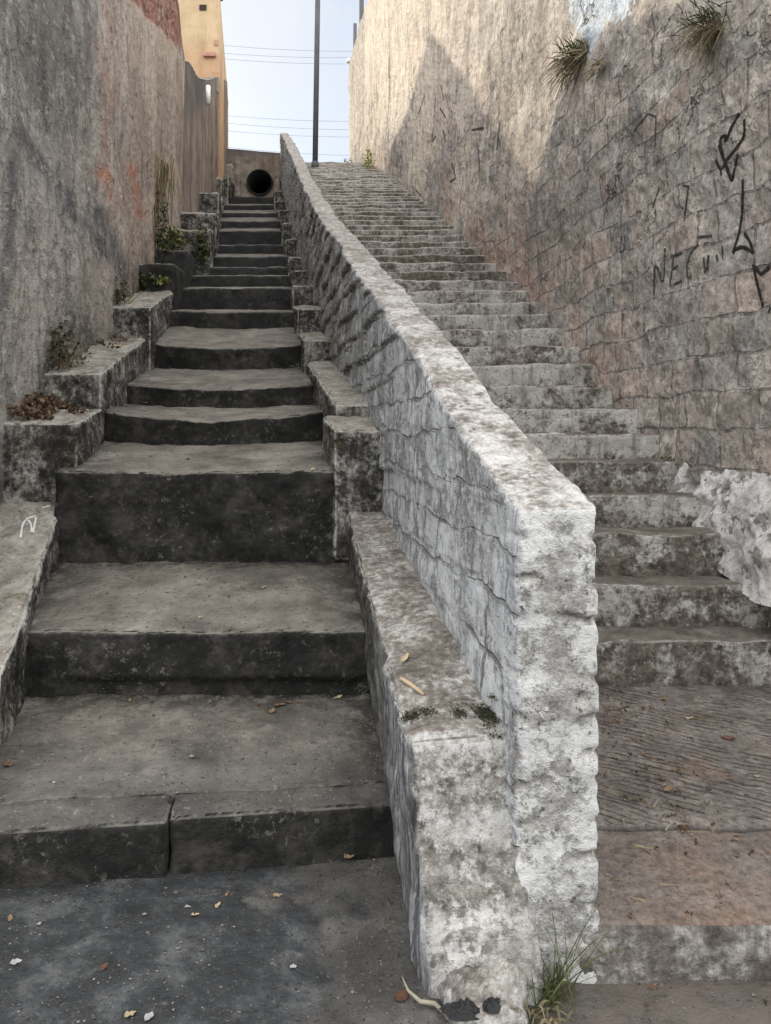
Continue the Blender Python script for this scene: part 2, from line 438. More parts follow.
def mat_right_wall():
    s = NT('peeling_stone_wall')
    plv = s.attr('plaster'); bl = s.attr('bluepaint'); pk = s.attr('pink'); dk = s.attr('dark')
    x, y, z = s.xyz()
    w1 = s.noise(1.6, 3, .5, None, 0, True); w2 = s.noise(7, 3, .6, None, 0, True)
    def off(c, k):
        n = s.node('ShaderNodeVectorMath'); n.operation = 'MULTIPLY_ADD'; s.put(n.inputs[0], c); n.inputs[1].default_value = (k, k, k); n.inputs[2].default_value = (-k / 2, -k / 2, -k / 2); return n.outputs[0]
    def add(a, b):
        n = s.node('ShaderNodeVectorMath'); s.put(n.inputs[0], a); s.put(n.inputs[1], b); return n.outputs[0]
    cmb = s.node('ShaderNodeCombineXYZ'); s.put(cmb.inputs[0], y); s.put(cmb.inputs[1], z)
    bv = add(add(cmb.outputs[0], off(w1, .16)), off(w2, .035))
    bt = s.node('ShaderNodeTexBrick'); s.put(bt.inputs['Vector'], bv)
    bt.inputs['Color1'].default_value = (0, 0, 0, 1); bt.inputs['Color2'].default_value = (1, 1, 1, 1); bt.inputs['Mortar'].default_value = (.4, .4, .4, 1)
    bt.inputs['Scale'].default_value = 1; bt.inputs['Mortar Size'].default_value = .010; bt.inputs['Mortar Smooth'].default_value = .35
    bt.inputs['Brick Width'].default_value = .34; bt.inputs['Row Height'].default_value = .215; bt.squash = .7; bt.squash_frequency = 3
    rn = bt.outputs['Color']; mort = bt.outputs['Fac']
    blockc = s.ramp(rn, [(0.0, (.27, .24, .215)), (.25, (.385, .345, .305)), (.42, (.33, .312, .29)), (.58, (.40, .335, .29)), (.75, (.285, .277, .267)), (1.0, (.43, .385, .34))])
    blockc = s.mix(.6, blockc, s.ramp(s.noise(11, 5, .72), [(.32, (.45, .44, .43)), (.5, (1, 1, 1)), (.68, (1.4, 1.4, 1.38))]), 'MULTIPLY')
    pn = s.noise(3.4, 5, .75)
    pl = s.rng(s.m('ADD', plv, s.m('MULTIPLY', s.m('SUBTRACT', pn, .5), 2.6)), .46, .54)
    plaster = s.ramp(s.noise(2.6, 5, .72), [(.3, (.33, .295, .26)), (.5, (.455, .415, .368)), (.72, (.57, .525, .47))])
    plaster = s.mix(s.rng(y, 8, 14, 0, .68), plaster, (.65, .57, .475))
    plaster = s.mix(s.rng(s.noise(1, 5, .65, s.vec((5, 5, .5))), .52, .70, 0, .5), plaster, (.25, .215, .185))
    col = s.mix(pl, blockc, plaster)
    col = s.mix(s.m('MULTIPLY', pk, s.rng(s.noise(4, 5, .72), .42, .56, .15, .75)), col, (.42, .29, .225))
    # flaked skins with crisp edges
    fl = s.rng(s.noise(3.0, 5, .74, s.vec((1, 1.2, .8))), .53, .545)
    col = s.mix(s.m('MULTIPLY', fl, .6), col, s.mix(1.0, col, (.62, .635, .66), 'MULTIPLY'))
    pit = s.rng(s.noise(24, 4, .7), .59, .63)
    col = s.mix(s.m('MULTIPLY', pit, .42), col, (.14, .127, .115))
    grime = s.rng(s.noise(.9, 5, .7, s.vec((1, 1, .5))), .5, .66, 0, .5)
    col = s.mix(grime, col, s.mix(1.0, col, (.50, .50, .51), 'MULTIPLY'))
    col = s.mix(s.m('MULTIPLY', dk, s.rng(s.noise(6, 5, .7), .38, .56)), col, (.10, .098, .096))
    blue = s.ramp(s.noise(1, 5, .7, s.vec((9, 9, 1.2))), [(.35, (.33, .42, .52)), (.6, (.55, .60, .65)), (.75, (.66, .66, .66))])
    col = s.mix(bl, col, blue)
    jm = s.m('MULTIPLY', s.rng(s.noise(2.3, 4, .7), .40, .56), s.m('SUBTRACT', 1.0, s.m('MULTIPLY', pl, .75)))
    jt = s.m('MULTIPLY', mort, jm)
    col = s.mix(s.m('MULTIPLY', jt, .6), col, (.095, .083, .073))
    vd = s.voro(1.1, 'DISTANCE_TO_EDGE', add(s.geo(), off(w2, .35)))
    crk = s.m('MULTIPLY', s.rng(vd, .016, .004), s.rng(s.noise(1.3, 3, .6), .52, .60))
    col = s.mix(s.m('MULTIPLY', crk, .8), col, (.07, .062, .055))
    h = s.m('ADD', s.m('ADD', s.m('MULTIPLY', s.noise(15, 5, .74), .75), s.m('ADD', s.m('MULTIPLY', pl, .45), s.m('MULTIPLY', s.m('MULTIPLY', rn, s.m('SUBTRACT', 1.0, pl)), .75))), s.m('ADD', s.m('MULTIPLY', jt, -1.1), s.m('ADD', s.m('MULTIPLY', fl, -.28), s.m('MULTIPLY', crk, -.6))))
    return s.done(col, .95, s.bump(h, .024, .85), .12, 26, None, .66, 1.28)


def mat_left_wall():
    s = NT('rough_cement_render')
    st = s.attr('stain'); red = s.attr('red'); brick = s.attr('brick'); bs = s.attr('base'); gr = s.attr('groove')
    x, y, z = s.xyz()
    big = s.noise(1.5, 5, .74, s.vec((1, 1, .6)))
    col = s.ramp(big, [(.32, (.20, .188, .172)), (.48, (.33, .308, .28)), (.62, (.42, .392, .355)), (.75, (.50, .47, .43))])
    # skins of newer cement with crisp edges
    fl = s.rng(s.noise(2.4, 5, .76, s.vec((1, 1, .7))), .52, .535)
    col = s.mix(s.m('MULTIPLY', fl, .7), col, s.mix(1.0, col, (.66, .655, .65), 'MULTIPLY'))
    pinkish = s.rng(y, 6.2, 9.0, 0, .9)
    col = s.mix(s.m('MULTIPLY', pinkish, s.rng(s.noise(1.7, 5, .7), .36, .56, .25, .85)), col, (.46, .36, .295))
    stm = s.m('MULTIPLY', st, s.rng(s.noise(5, 5, .75, s.vec((1, 1, .5))), .36, .56, .35, 1.0))
    col = s.mix(s.m('MULTIPLY', stm, .9), col, (.085, .085, .092))
    patch = s.rng(s.noise(.55, 4, .66, s.vec((1, .8, .9))), .50, .56)
    col = s.mix(s.m('MULTIPLY', patch, .55), col, s.mix(1.0, col, (.55, .55, .56), 'MULTIPLY'))
    drip = s.rng(s.noise(1, 5, .7, s.vec((6, 4, .45))), .56, .64, 0, .55)
    col = s.mix(drip, col, (.10, .097, .094))
    col = s.mix(s.m('MULTIPLY', red, s.rng(s.noise(9, 5, .72), .40, .54)), col, (.36, .165, .115))
    bcol = s.ramp(s.noise(1, 5, .7, s.vec((5, 5, 9))), [(.3, (.13, .08, .065)), (.5, (.28, .14, .11)), (.7, (.40, .24, .20))])
    col = s.mix(s.m('MULTIPLY', brick, s.rng(s.noise(3, 5, .7), .34, .46)), col, bcol)
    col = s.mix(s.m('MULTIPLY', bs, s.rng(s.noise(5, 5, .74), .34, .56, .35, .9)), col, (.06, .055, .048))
    pit = s.rng(s.noise(13, 4, .7, s.vec((1, .45, .8))), .58, .62)
    col = s.mix(s.m('MULTIPLY', pit, .42), col, (.10, .096, .091))
    lt = s.rng(s.noise(15, 4, .72, s.vec((1, .45, .8))), .43, .39)
    col = s.mix(s.m('MULTIPLY', lt, .38), col, (.50, .475, .44))
    col = s.mix(s.rng(gr, .3, .8, 0, .8), col, (.04, .038, .036))
    h = s.m('ADD', s.m('ADD', s.noise(12, 5, .76, s.vec((1, .5, .85))), s.m('MULTIPLY', pit, -.25)), s.m('MULTIPLY', fl, -.3))
    return s.done(col, .96, s.bump(h, .030, .85), .1)


def mat_far_left():
    s = NT('weathered_plank_like_render')
    n1 = s.noise(1, 7, .68, s.vec((3.5, 3.5, .22)), .2)
    col = s.ramp(n1, [(.3, (.11, .088, .075)), (.5, (.235, .192, .163)), (.72, (.36, .30, .255))])
    col = s.mix(s.rng(s.attr('topdark'), 0, 1, 0, .85), col, (.085, .085, .09))
    col = s.mix(s.rng(s.noise(6, 8, .7), .5, .7, 0, .4), col, (.09, .08, .075))
    return s.done(col, .95, s.bump(s.noise(1, 8, .7, s.vec((9, 9, 1.5))), .04, .8), .15)


def mat_ground():
    s = NT('dirty_asphalt')
    wet = s.attr('wet'); pale = s.attr('pale')
    col = s.ramp(s.noise(4, 5, .75), [(.32, (.040, .038, .035)), (.52, (.070, .067, .062)), (.7, (.13, .124, .115))])
    w = s.m('ADD', wet, s.m('MULTIPLY', s.m('SUBTRACT', s.noise(2.6, 5, .72), .5), 1.3))
    wc = s.ramp(s.noise(6, 5, .75), [(.32, (.015, .016, .0168)), (.50, (.033, .0348, .0368)), (.66, (.088, .090, .092))])
    col = s.mix(s.rng(w, .42, .58), col, wc)
    sp = s.rng(s.noise(75, 3, .6), .625, .66)
    col = s.mix(s.m('MULTIPLY', sp, .28), col, (.2, .19, .178))
    pit = s.rng(s.noise(62, 3, .65), .39, .355)
    col = s.mix(s.m('MULTIPLY', pit, .85), col, (.015, .015, .015))
    col = s.mix(s.m('MULTIPLY', pale, s.rng(s.noise(7, 5, .74), .40, .55, .2, .8)), col, (.125, .102, .085))
    h = s.m('ADD', s.noise(30, 5, .78), s.m('MULTIPLY', s.noise(130, 3, .6), .4))
    return s.done(col, s.rng(w, .35, .65, .92, .68), s.bump(h, .013, .9), .3)


def mat_pavement():
    s = NT('scored_concrete_pavement')
    up = s.up(); x, y, z = s.xyz()
    col = s.ramp(s.noise(6, 10, .72), [(.3, (.085, .074, .066)), (.52, (.145, .128, .115)), (.74, (.24, .216, .195))])
    # scored grooves on the upper half
    w = s.node('ShaderNodeTexWave'); w.wave_type = 'BANDS'; w.bands_direction = 'X'; w.wave_profile = 'SIN'
    w.inputs['Scale'].default_value = 1.0; w.inputs['Distortion'].default_value = 5.5; w.inputs['Detail'].default_value = 3; w.inputs['Detail Scale'].default_value = 1.3
    cmb = s.node('ShaderNodeCombineXYZ')
    ph = s.m('MULTIPLY', s.m('ADD', s.m('MULTIPLY', y, 1.0), s.m('MULTIPLY', x, .55)), 8.5)
    s.put(cmb.inputs[0], ph); s.put(cmb.inputs[1], s.m('MULTIPLY', x, 1.3)); s.put(w.inputs['Vector'], cmb.outputs[0])
    zone = s.m('MULTIPLY', s.rng(y, 2.52, 2.6), s.rng(up, .7, .9))
    gv = s.m('MULTIPLY', s.rng(w.outputs['Fac'], .16, .05), s.m('MULTIPLY', zone, s.rng(s.noise(7, 5, .72), .47, .55)))
    sandm = s.m('ADD', s.noise(2.3, 8, .7), s.rng(y, 2.55, 2.15, -.03, .07))
    sand = s.ramp(s.noise(30, 7, .7), [(.3, (.12, .075, .05)), (.55, (.235, .15, .105)), (.75, (.36, .25, .185))])
    col = s.mix(s.m('MULTIPLY', s.rng(sandm, .52, .68, 0, .85), s.rng(s.noise(55, 5, .7), .36, .6)), col, sand)
    col = s.mix(s.rng(s.noise(60, 4, .65), .60, .68, 0, .55), col, (.07, .058, .05))
    face = s.ramp(s.noise(8, 10, .75), [(.36, (.06, .053, .047)), (.5, (.14, .128, .116)), (.62, (.32, .305, .285))])
    face = s.mix(s.rng(s.noise(1, 6, .7, s.vec((20, 20, 4))), .45, .68, 0, .65), face, (.08, .07, .062))
    col = s.mix(s.rng(up, .4, .75), face, col)
    col = s.mix(s.m('MULTIPLY', gv, .75), col, (.045, .038, .034))
    slab = s.m('MULTIPLY', s.rng(y, 2.56, 2.545), s.rng(up, .7, .9))
    col = s.mix(s.m('MULTIPLY', slab, .4), col, (.135, .105, .088))
    col = s.mix(s.m('MULTIPLY', s.attr('groove'), .85), col, (.03, .026, .023))
    h = s.m('ADD', s.m('ADD', s.noise(26, 10, .72), s.m('MULTIPLY', s.noise(120, 4, .6), .3)), s.m('MULTIPLY', gv, -.9))
    return s.done(col, .92, s.bump(h, .014, .85), .2, 36, None, .6, 1.35)


def mat_simple(name, c1, c2, scale=8, rough=.85, bump=.0, spec=.2, vec=None):
    s = NT(name)
    n = s.noise(scale, 7, .68, None if vec is None else s.vec(vec))
    col = s.ramp(n, [(.3, c1), (.7, c2)])
    return s.done(col, rough, s.bump(s.noise(scale * 3, 7, .7), bump, .7) if bump else None, spec)


def mat_leaf(name, c1, c2, c3):
    s = NT(name)
    col = s.ramp(s.attr('tint'), [(0, c1), (.5, c2), (1, c3)])
    col = s.mix(.35, col, s.ramp(s.noise(60, 4, .6), [(.3, (.6, .6, .6)), (.7, (1.3, 1.3, 1.3))]), 'MULTIPLY')
    return s.done(col, .8, None, .2)


M_white = mat_whitewash(); M_drain = mat_drain(); M_kerb = mat_kerb(); M_kerbw = mat_kerb_white(); M_step = mat_stairs()
M_rwall = mat_right_wall(); M_lwall = mat_left_wall(); M_fleft = mat_far_left(); M_ground = mat_ground(); M_pave = mat_pavement()

# ------------------------------------------------------------------ plan of the place
def rwall_x(y): return 2.42 - .123 * np.asarray(y, float)
def lwall_x(y): return np.interp(np.asarray(y, float), [0, 2, 4.6, 7.6, 10, 14.75, 30], [-1.7, -1.95, -2.28, -2.70, -3.10, -3.87, -6.35])
DIV_Y = np.array([2.10, 2.45, 2.98, 3.82, 5.06, 5.7, 6.2, 7.2, 8.67, 10.5, 12.7, 16.5, 20, 24.2])
DIV_Z = np.array([1.285, 1.42, 1.616, 1.97, 2.45, 2.70, 2.92, 3.30, 3.86, 4.65, 5.62, 7.39, 9.0, 10.85])
def div_top(y): return np.interp(y, DIV_Y, DIV_Z)
def div_xl(y): return .709 - .166 * np.asarray(y, float)
def div_xr(y): return .929 - .166 * np.asarray(y, float)

# right-hand pedestrian steps: (riser Y, bottom z, nose z)
RS = [(3.70, .27, .48), (3.95, .495, .705), (4.20, .705, .93), (4.50, .935, 1.117), (4.75, 1.115, 1.303), (5.10, 1.308, 1.474), (5.40, 1.48, 1.647), (5.75, 1.65, 1.836), (6.10, 1.84, 2.02)]
yy, zz = 6.10, 2.02
N_UP = 42
for i in range(N_UP):
    t = (i + 1) / N_UP
    y2 = 6.10 + (23.6 - 6.10) * t ** 1.06; z2 = 2.02 + (9.72 - 2.02) * t
    RS.append((y2, zz + .012, z2)); zz = z2
def rs_z(y): return np.interp(y, [2.1] + [r[0] for r in RS], [.15] + [r[2] for r in RS])

# drainage steps: (Y left, Y right, px left, px right, nose z, bottom z, bow, sag)
DS = [(2.46, 2.69, -110, 390, .19, .0, .02, .0),
      (3.55, 3.55, 14, 362, .578, .269, .0, .006),
      (4.47, 4.47, 66, 344, 1.268, .728, -.03, .012),
      (5.62, 5.72, 105, 322, 1.665, 1.426, .24, .10),
      (6.55, 6.65, 126, 314, 1.90, 1.723, .18, .06),
      (7.85, 7.95, 147, 303, 2.39, 2.146, .18, .07),
      (9.2, 9.3, 164, 297, 2.95, 2.75, .18, .06),
      (10.3, 10.3, 175, 291, 3.40, 3.11, .04, .01),
      (11.4, 11.4, 185, 290, 3.79, 3.62, .05, .01),
      (12.5, 12.5, 194, 288, 4.15, 4.00, 0, .01),
      (13.6, 13.6, 207, 287, 4.57, 4.33, 0, .01),
      (14.9, 14.9, 211, 283, 5.09, 4.91, 0, .01),
      (16.3, 16.3, 217, 281, 5.72, 5.40, 0, .01),
      (17.9, 17.9, 217, 278, 6.36, 6.19, 0, .01),
      (19.4, 19.4, 218, 275, 6.98, 6.86, 0, .01),
      (21.0, 21.0, 219, 274, 7.64, 7.50, 0, .01),
      (22.6, 22.6, 222, 273, 8.36, 8.13, 0, .01),
      (24.6, 24.6, 222, 273, 8.9, 8.45, 0, 0)]

# ------------------------------------------------------------------ ground
def build_ground():
    xs = np.concatenate([np.linspace(-2600, -6, 14), np.linspace(-4, 4, 420), np.linspace(6, 2600, 14)])
    ys = np.concatenate([np.linspace(-2600, -3, 14), np.linspace(.6, 2.75, 200), np.linspace(3.2, 40, 12), np.linspace(60, 2600, 10)])
    X, Yg = np.meshgrid(xs, ys, indexing='ij')
    near = (np.abs(X) < 5) & (Yg > 0) & (Yg < 3)
    Z = np.where(near, .008 * fbm(X * 2.2, Yg * 2.2, 0, 3, 3) + .0035 * fbm(X * 17, Yg * 17, 0, 3, 5), -.02)
    # cracked patch edge in front of the drain
    wet = sstep(.12, -.45, X - (-.12 - .10 * (Yg - 2.0)) + .22 * fbm(X * 2.4, Yg * 2.4, 2, 4, 9)) * sstep(4, 3, np.abs(X))
    pale = sstep(.30, .5, X)
    o = mesh_obj('ground', np.stack([X, Yg, Z], -1).reshape(-1, 3), grid_faces(len(xs), len(ys)), M_ground, None, True,
                 {'wet': wet, 'pale': pale * (np.abs(X) < 5)})
    return setp(o, kind='structure')
ground = build_ground()

# pavement landing at the foot of the right stair (kerb face in front)
def build_pavement():
    A = np.linspace(0, 1, 150); B = np.linspace(0, 1, 140); C = np.linspace(0, 1, 14)
    def Fm(a, b, c):
        y = 2.10 + b * 1.68
        xl = div_xr(y) - .06; xr = rwall_x(y) + .12
        # the kerb runs on beyond the wall line towards the street corner
        xr = xr + (1 - b) * 1.6
        zt = .15 + .075 * (y - 2.10)
        return np.stack([xl + a * (xr - xl), y, -.12 + c * (zt + .12)], -1)
    def dsp(P0, n, abc):
        x, y, z = P0.T
        D = .007 * fbm(x * 3, y * 3, z * 3, 3, 12) + .004 * fbm(x * 16, y * 16, z * 16, 3, 13)
        sl = sstep(.02, .0, np.abs(y - 2.555 + .012 * fbm(x * 4, 0, 0, 2, 3))) * (n[:, 2] > .9)
        return D - .014 * sl, {'groove': sl}
    o = lattice(A, B, C, Fm, (2.9, 1.68, .3), .018, dsp, 'pavement', M_pave)
    return setp(o, kind='structure')
pavement = build_pavement()

# plateau at the top of the stairs and earth on both sides
def sheet(name, x0, x1, y0, y1, z, mat):
    X, Yg = np.meshgrid(np.linspace(x0, x1, 30), np.linspace(y0, y1, 30), indexing='ij')
    Z = z + .02 * fbm(X, Yg, 0, 3, 2)
    o = mesh_obj(name, np.stack([X, Yg, Z], -1).reshape(-1, 3), grid_faces(30, 30), mat, None, True, {'wet': X * 0, 'pale': X * 0})
    return setp(o, kind='structure')
sheet('upper_street', -45, 45, 25.4, 90, 9.70, M_ground)

# ------------------------------------------------------------------ drainage stairway
drain = empty('drainage_stairway', (-.75, 2.6, 0), 'dark stained concrete spillway stairs on the left, climbing to a round drain pipe', 'stairway')
for i in range(len(DS) - 1):
    yl, yr, pl, pr, zn, zb, bow, sag = DS[i]
    nl, nr, npl, npr, _, nzb, nb, _ = DS[i + 1]
    xl = (pl - CX) / F * yl - .07; xr = (pr - CX) / F * yr + .05
    xl2 = (npl - CX) / F * nl - .07; xr2 = (npr - CX) / F * nr + .05
    ov = .06 + abs(nb)
    zbt = min(zb, DS[i - 1][4] if i else 0) - .15
    sl = (nzb - zn) / (0.5 * (nl + nr) - 0.5 * (yl + yr))
    zbk = nzb + sl * ov
    c8 = [[[(xl, yl, zbt), (xl, yl, zn)], [(xl2, nl + ov, zbt), (xl2, nl + ov, zbk)]],
          [[(xr, yr, zbt), (xr, yr, zn)], [(xr2, nr + ov, zbt), (xr2, nr + ov, zbk)]]]
    def post(Pp, a, b, c, bow=bow, sag=sag, i=i):
        k = 1 - (2 * np.clip(a, 0, 1) - 1) ** 2
        Pp = Pp.copy()
        Pp[:, 1] -= bow * k * (1 - b)
        w = 1 - np.clip(b, 0, 1)
        Pp[:, 2] -= sag * k * c * w
        Pp[:, 2] += (.010 if i > 1 else .006) * w * c * fbm(Pp[:, 0] * 4, i * 3.1, 0, 4, 7)
        Pp[:, 1] += (.018 if i > 1 else .005) * w * fbm(Pp[:, 0] * 3.5, i * 1.7, Pp[:, 2] * 3, 4, 9)
        if i == 1:   # undercut lower course of the second riser
            Pp[:, 1] += .035 * sstep(.62, .52, c) * (1 - b) * sstep(.12, .3, a + .02 * fbm(a * 30, 0, 0, 2))
        if i == 2:
            Pp[:, 1] += .012 * fbm(Pp[:, 0] * 9, Pp[:, 2] * 9, 0, 3, 5) * (1 - b)
        return Pp
    if i == 0:
        c = np.array(c8, float)
        dv = .17
        def mid(A_, B_, t): return A_ * (1 - t) + B_ * t
        fr_l = mid(c[0, 0], c[0, 1], dv); fr_r = mid(c[1, 0], c[1, 1], dv)
        t1, t2 = .5345, .5365
        k1 = [[c[0, 0], fr_l], [mid(c[0, 0], c[1, 0], t1) , mid(fr_l, fr_r, t1)]]
        k2 = [[mid(c[0, 0], c[1, 0], t2) + (0, .012, .004), mid(fr_l, fr_r, t2)], [c[1, 0] + (0, .012, .004), fr_r]]
        for kk, kc in enumerate((k1, k2)):
            block('kerb_stone', kc, M_drain, drain, r=.022, amp=.007, freq=6, seed=10 + kk, pits=.8)
        dz = np.array([[[0, 0, 0], [0, 0, -.006]]] * 2)
        c8 = [[fr_l + (0, .008, 0) + dz[0], c[0, 1]], [fr_r + (0, .008, 0) + dz[0], c[1, 1]]]
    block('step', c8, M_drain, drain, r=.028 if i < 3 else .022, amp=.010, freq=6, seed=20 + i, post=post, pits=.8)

# ------------------------------------------------------------------ kerbs
def prism_kerb(parent, name, pts, mat, seed, **kw):
    """pts: front-left-inner etc. given as (xl, xr, y, zb, zt) for front and back"""
    (fl, fr, fy, fb, ft), (bl, br, by, bb, bt) = pts
    c8 = [[[(fl, fy, fb), (fl, fy, ft)], [(bl, by, bb), (bl, by, bt)]], [[(fr, fy, fb), (fr, fy, ft)], [(br, by, bb), (br, by, bt)]]]
    return block(name, c8, mat, parent, seed=seed, **kw)

rk = empty('stepped_kerb', (.2, 2.1, 0), 'stepped concrete kerb between the dark spillway stairs and the whitewashed wall', 'kerb')
# long sloped slab with its white front face
def xin(px, y): return (px - CX) / F * y
c8 = [[[(.115, 2.03, -.1), (.052, 2.20, .615)], [(xin(362, 4.52) - .03, 4.52, .3), (xin(345, 4.52), 4.52, 1.035)]],
      [[(.42, 2.03, -.1), (.385, 2.20, .645)], [(div_xl(4.52) + .05, 4.52, .3), (div_xl(4.52) + .05, 4.52, 1.045)]]]
def post_k0(Pp, a, b, c):
    Pp = Pp.copy()
    w = np.exp(-((c - .66) / .05) ** 2)
    Pp[:, 1] -= .015 * sstep(.66, .60, c) * (1 - b) + .012 * sstep(.40, .35, c) * (1 - b)
    return Pp
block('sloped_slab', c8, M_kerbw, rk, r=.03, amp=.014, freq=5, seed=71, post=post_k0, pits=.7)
# low broken foot under the slab
c8 = [[[(.12, 1.86, -.1), (.14, 1.9, .035)], [(.14, 2.1, -.1), (.14, 2.1, .06)]], [[(.36, 1.84, -.1), (.35, 1.9, .05)], [(.38, 2.1, -.1), (.37, 2.1, .09)]]]
block('broken_footing', c8, M_kerbw, rk, r=.03, amp=.03, freq=9, seed=72)
RK = [(4.44, 4.95, 334, 321, 1.50, 1.60), (4.82, 7.55, 335, 306, 1.66, 2.17), (7.5, 8.7, 304, 298, 2.38, 2.60), (8.6, 9.8, 297, 292, 2.86, 3.08),
      (9.7, 11.1, 292, 290, 3.33, 3.50), (11.0, 12.5, 291, 289, 3.79, 3.95), (12.4, 14.1, 288, 285, 4.29, 4.5), (14.0, 16.1, 285, 282, 4.98, 5.2),
      (16.0, 18.1, 281.5, 279, 5.80, 6.05), (18.0, 20.6, 278, 276, 6.66, 6.9), (20.5, 22.6, 274, 274, 7.6, 7.9), (22.5, 24.4, 273.5, 273, 8.5, 8.7)]
for k, (y0, y1, p0, p1, z0, z1) in enumerate(RK):
    zb = z0 - .75
    prism_kerb(rk, 'kerb_block', [(xin(p0, y0), div_xl(y0) + .05, y0, zb, z0), (xin(p1, y1), div_xl(y1) + .05, y1, zb, z1)], M_kerb, 80 + k, r=.03, amp=.016, freq=5)

lk = empty('stepped_kerb', (-2.0, 3.4, 0), 'stepped concrete kerb along the foot of the tall grey rendered wall', 'kerb')
LK = [(2.2, 4.62, -75, 64, .16, 1.06), (4.60, 5.55, 78, 106, 1.55, 1.67), (5.42, 7.65, 101, 147, 1.90, 2.42), (7.60, 9.5, 151, 174, 2.72, 3.22),
      (9.35, 10.8, 175, 187, 3.53, 3.7), (10.6, 12.6, 188, 196, 3.98, 4.3), (12.5, 14.6, 212, 216, 4.75, 5.2), (14.5, 17.1, 217, 218, 5.6, 6.1),
      (17.0, 20.1, 219, 220, 6.75, 7.4), (20.0, 22.6, 222, 223, 8.05, 8.5), (22.5, 24.6, 229, 231, 9.0, 9.3)]
for k, (y0, y1, p0, p1, z0, z1) in enumerate(LK):
    zb = max(z0 - 1.0, -.1) if k else -.1
    mat = M_drain if k in (4, 5) else M_kerb
    wl = lambda y: min(lwall_x(y) - .1, xin(p0, y) - .15)
    prism_kerb(lk, 'kerb_block', [(wl(y0), xin(p0, y0), y0, zb, z0), (wl(y1), xin(p1, y1), y1, zb + .1, z1)], mat, 110 + k, r=.03, amp=.018 if k < 6 else .05, freq=5 if k < 6 else 3)

# ------------------------------------------------------------------ whitewashed dividing wall
def build_divider():
    L = 24.2 - 2.10
    yl = [2.10]
    while yl[-1] < 24.2:
        yl.append(yl[-1] + max(.010, .0042 * yl[-1] ** 1.35))
    B = (np.array(yl) - 2.10) / (yl[-1] - 2.10)
    Ymax = yl[-1]
    Ltot = Ymax - 2.10
    A = np.linspace(0, 1, 26); C = np.linspace(0, 1, 130) ** .8
    H = 1.35
    def Fm(a, b, c):
        y = 2.10 + b * Ltot
        yc = np.clip(y, 2.10, 24.2)
        xl, xr = div_xl(y), div_xr(y)
        zt = div_top(yc) + .012 * fbm(yc * 2.1, 0, 0, 3, 4) * sstep(2.1, 2.8, yc)
        zb = np.minimum(rs_z(yc), zt - 1.3) - .35
        zb = np.where(yc < 3.7, np.minimum(zb, -.1), zb)
        zb = np.maximum(zb, np.where(yc < 2.6, -.1, zb))
        lean = .012 * (1 - np.clip(c, 0, 1.2)) * sstep(3.5, 2.1, yc)
        return np.stack([xl + a * (xr - xl) + (a - .5) * lean * 2, y, zb + c * (zt - zb)], -1)
    def dsp(P0, n, abc):
        x, y, z = P0.T
        side = np.abs(n[:, 0]); front = np.clip(-n[:, 1], 0, 1); top = np.clip(n[:, 2], 0, 1)
        # side courses follow the level; blocks lean out towards their lower edge
        tz = z - 0.0
        d1, r1, fz1, fu1 = masonry(y * np.where(y > 4, 1, 1), tz, .215, .40, 3, .03)
        rough = sstep(3.0, 5.5, y)
        g1 = rough * sstep(.013 + .012 * rough, .001, d1) * sstep(-.25, .5, fbm(y * 2.3, z * 2.3, 0, 3, 8) + .35 * rough)
        D1 = -.010 * g1 * (1 + 1.0 * rough) + (.008 + .012 * rough) * (.6 - fz1) * sstep(-.6, 0., fbm(y * 1.7, z * 1.7, 3, 2, 5)) + (r1 - .5) * (.006 + .026 * rough) + .008 * fbm(y * 2.5, z * 3.5, 7, 3, 66)
        zw = z + .018 * fbm(x * 7, z * 3, 0, 3, 15)
        cuts = np.array([-.05, .10, .19, .33, .42, .54, .62, .72, .82, .98, 1.08, 1.2, 1.35])
        ki = np.clip(np.searchsorted(cuts, zw), 1, len(cuts) - 1)
        dz2 = np.minimum(np.abs(zw - cuts[ki]), np.abs(zw - cuts[ki - 1])); r2 = _hash(ki * 1.0, ki * 0.0, ki * 0.0, 77)
        edg = np.clip(np.abs(abc[:, 0] - .5) * 2, 0, 1)
        gl = sstep(.014, .001, dz2) * sstep(.35, .95, edg * .8 + .6 * fbm(x * 6, 0, z * 6, 3, 3) + .25 * (r2 - .5))
        D2 = -.010 * gl + (r2 - .5) * .014 - .004 * sstep(.02, 0, dz2) * edg ** 2
        topn = fbm(x * 9, y * 9, 0, 4, 6)
        D3 = .006 * topn + .007 * fbm(x * 3.5, y * 3.5, 0, 3, 16)
        common = (.004 + .004 * rough) * fbm(x * 6, y * 6, z * 6, 3, 31) + .0045 * fbm(x * 26, y * 26, z * 26, 3, 33)
        ws, wf, wt = side ** 2, front ** 2, top ** 2
        gro = ws * g1 + wf * gl
        D = ws * D1 + wf * D2 + wt * D3 + common
        # at the near corner let the front stones' notches run round the corner
        cor = sstep(.16, .0, y - 2.10) * ws
        D = D * (1 - cor * .6) + cor * .6 * (D2 + common)
        corner = (side > .05) & (front > .05)
        D = D - .009 * np.where(corner, sstep(.014, .0, dz2), 0) * (r2 > .25)
        return D, {'groove': np.clip(gro, 0, 1), 'rnd': ws * r1 + wf * r2}
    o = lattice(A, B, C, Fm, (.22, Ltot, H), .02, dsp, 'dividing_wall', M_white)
    return setp(o, 'low whitewashed stone wall with peeling paint, rising between the two stairways', 'wall')
divider = build_divider()

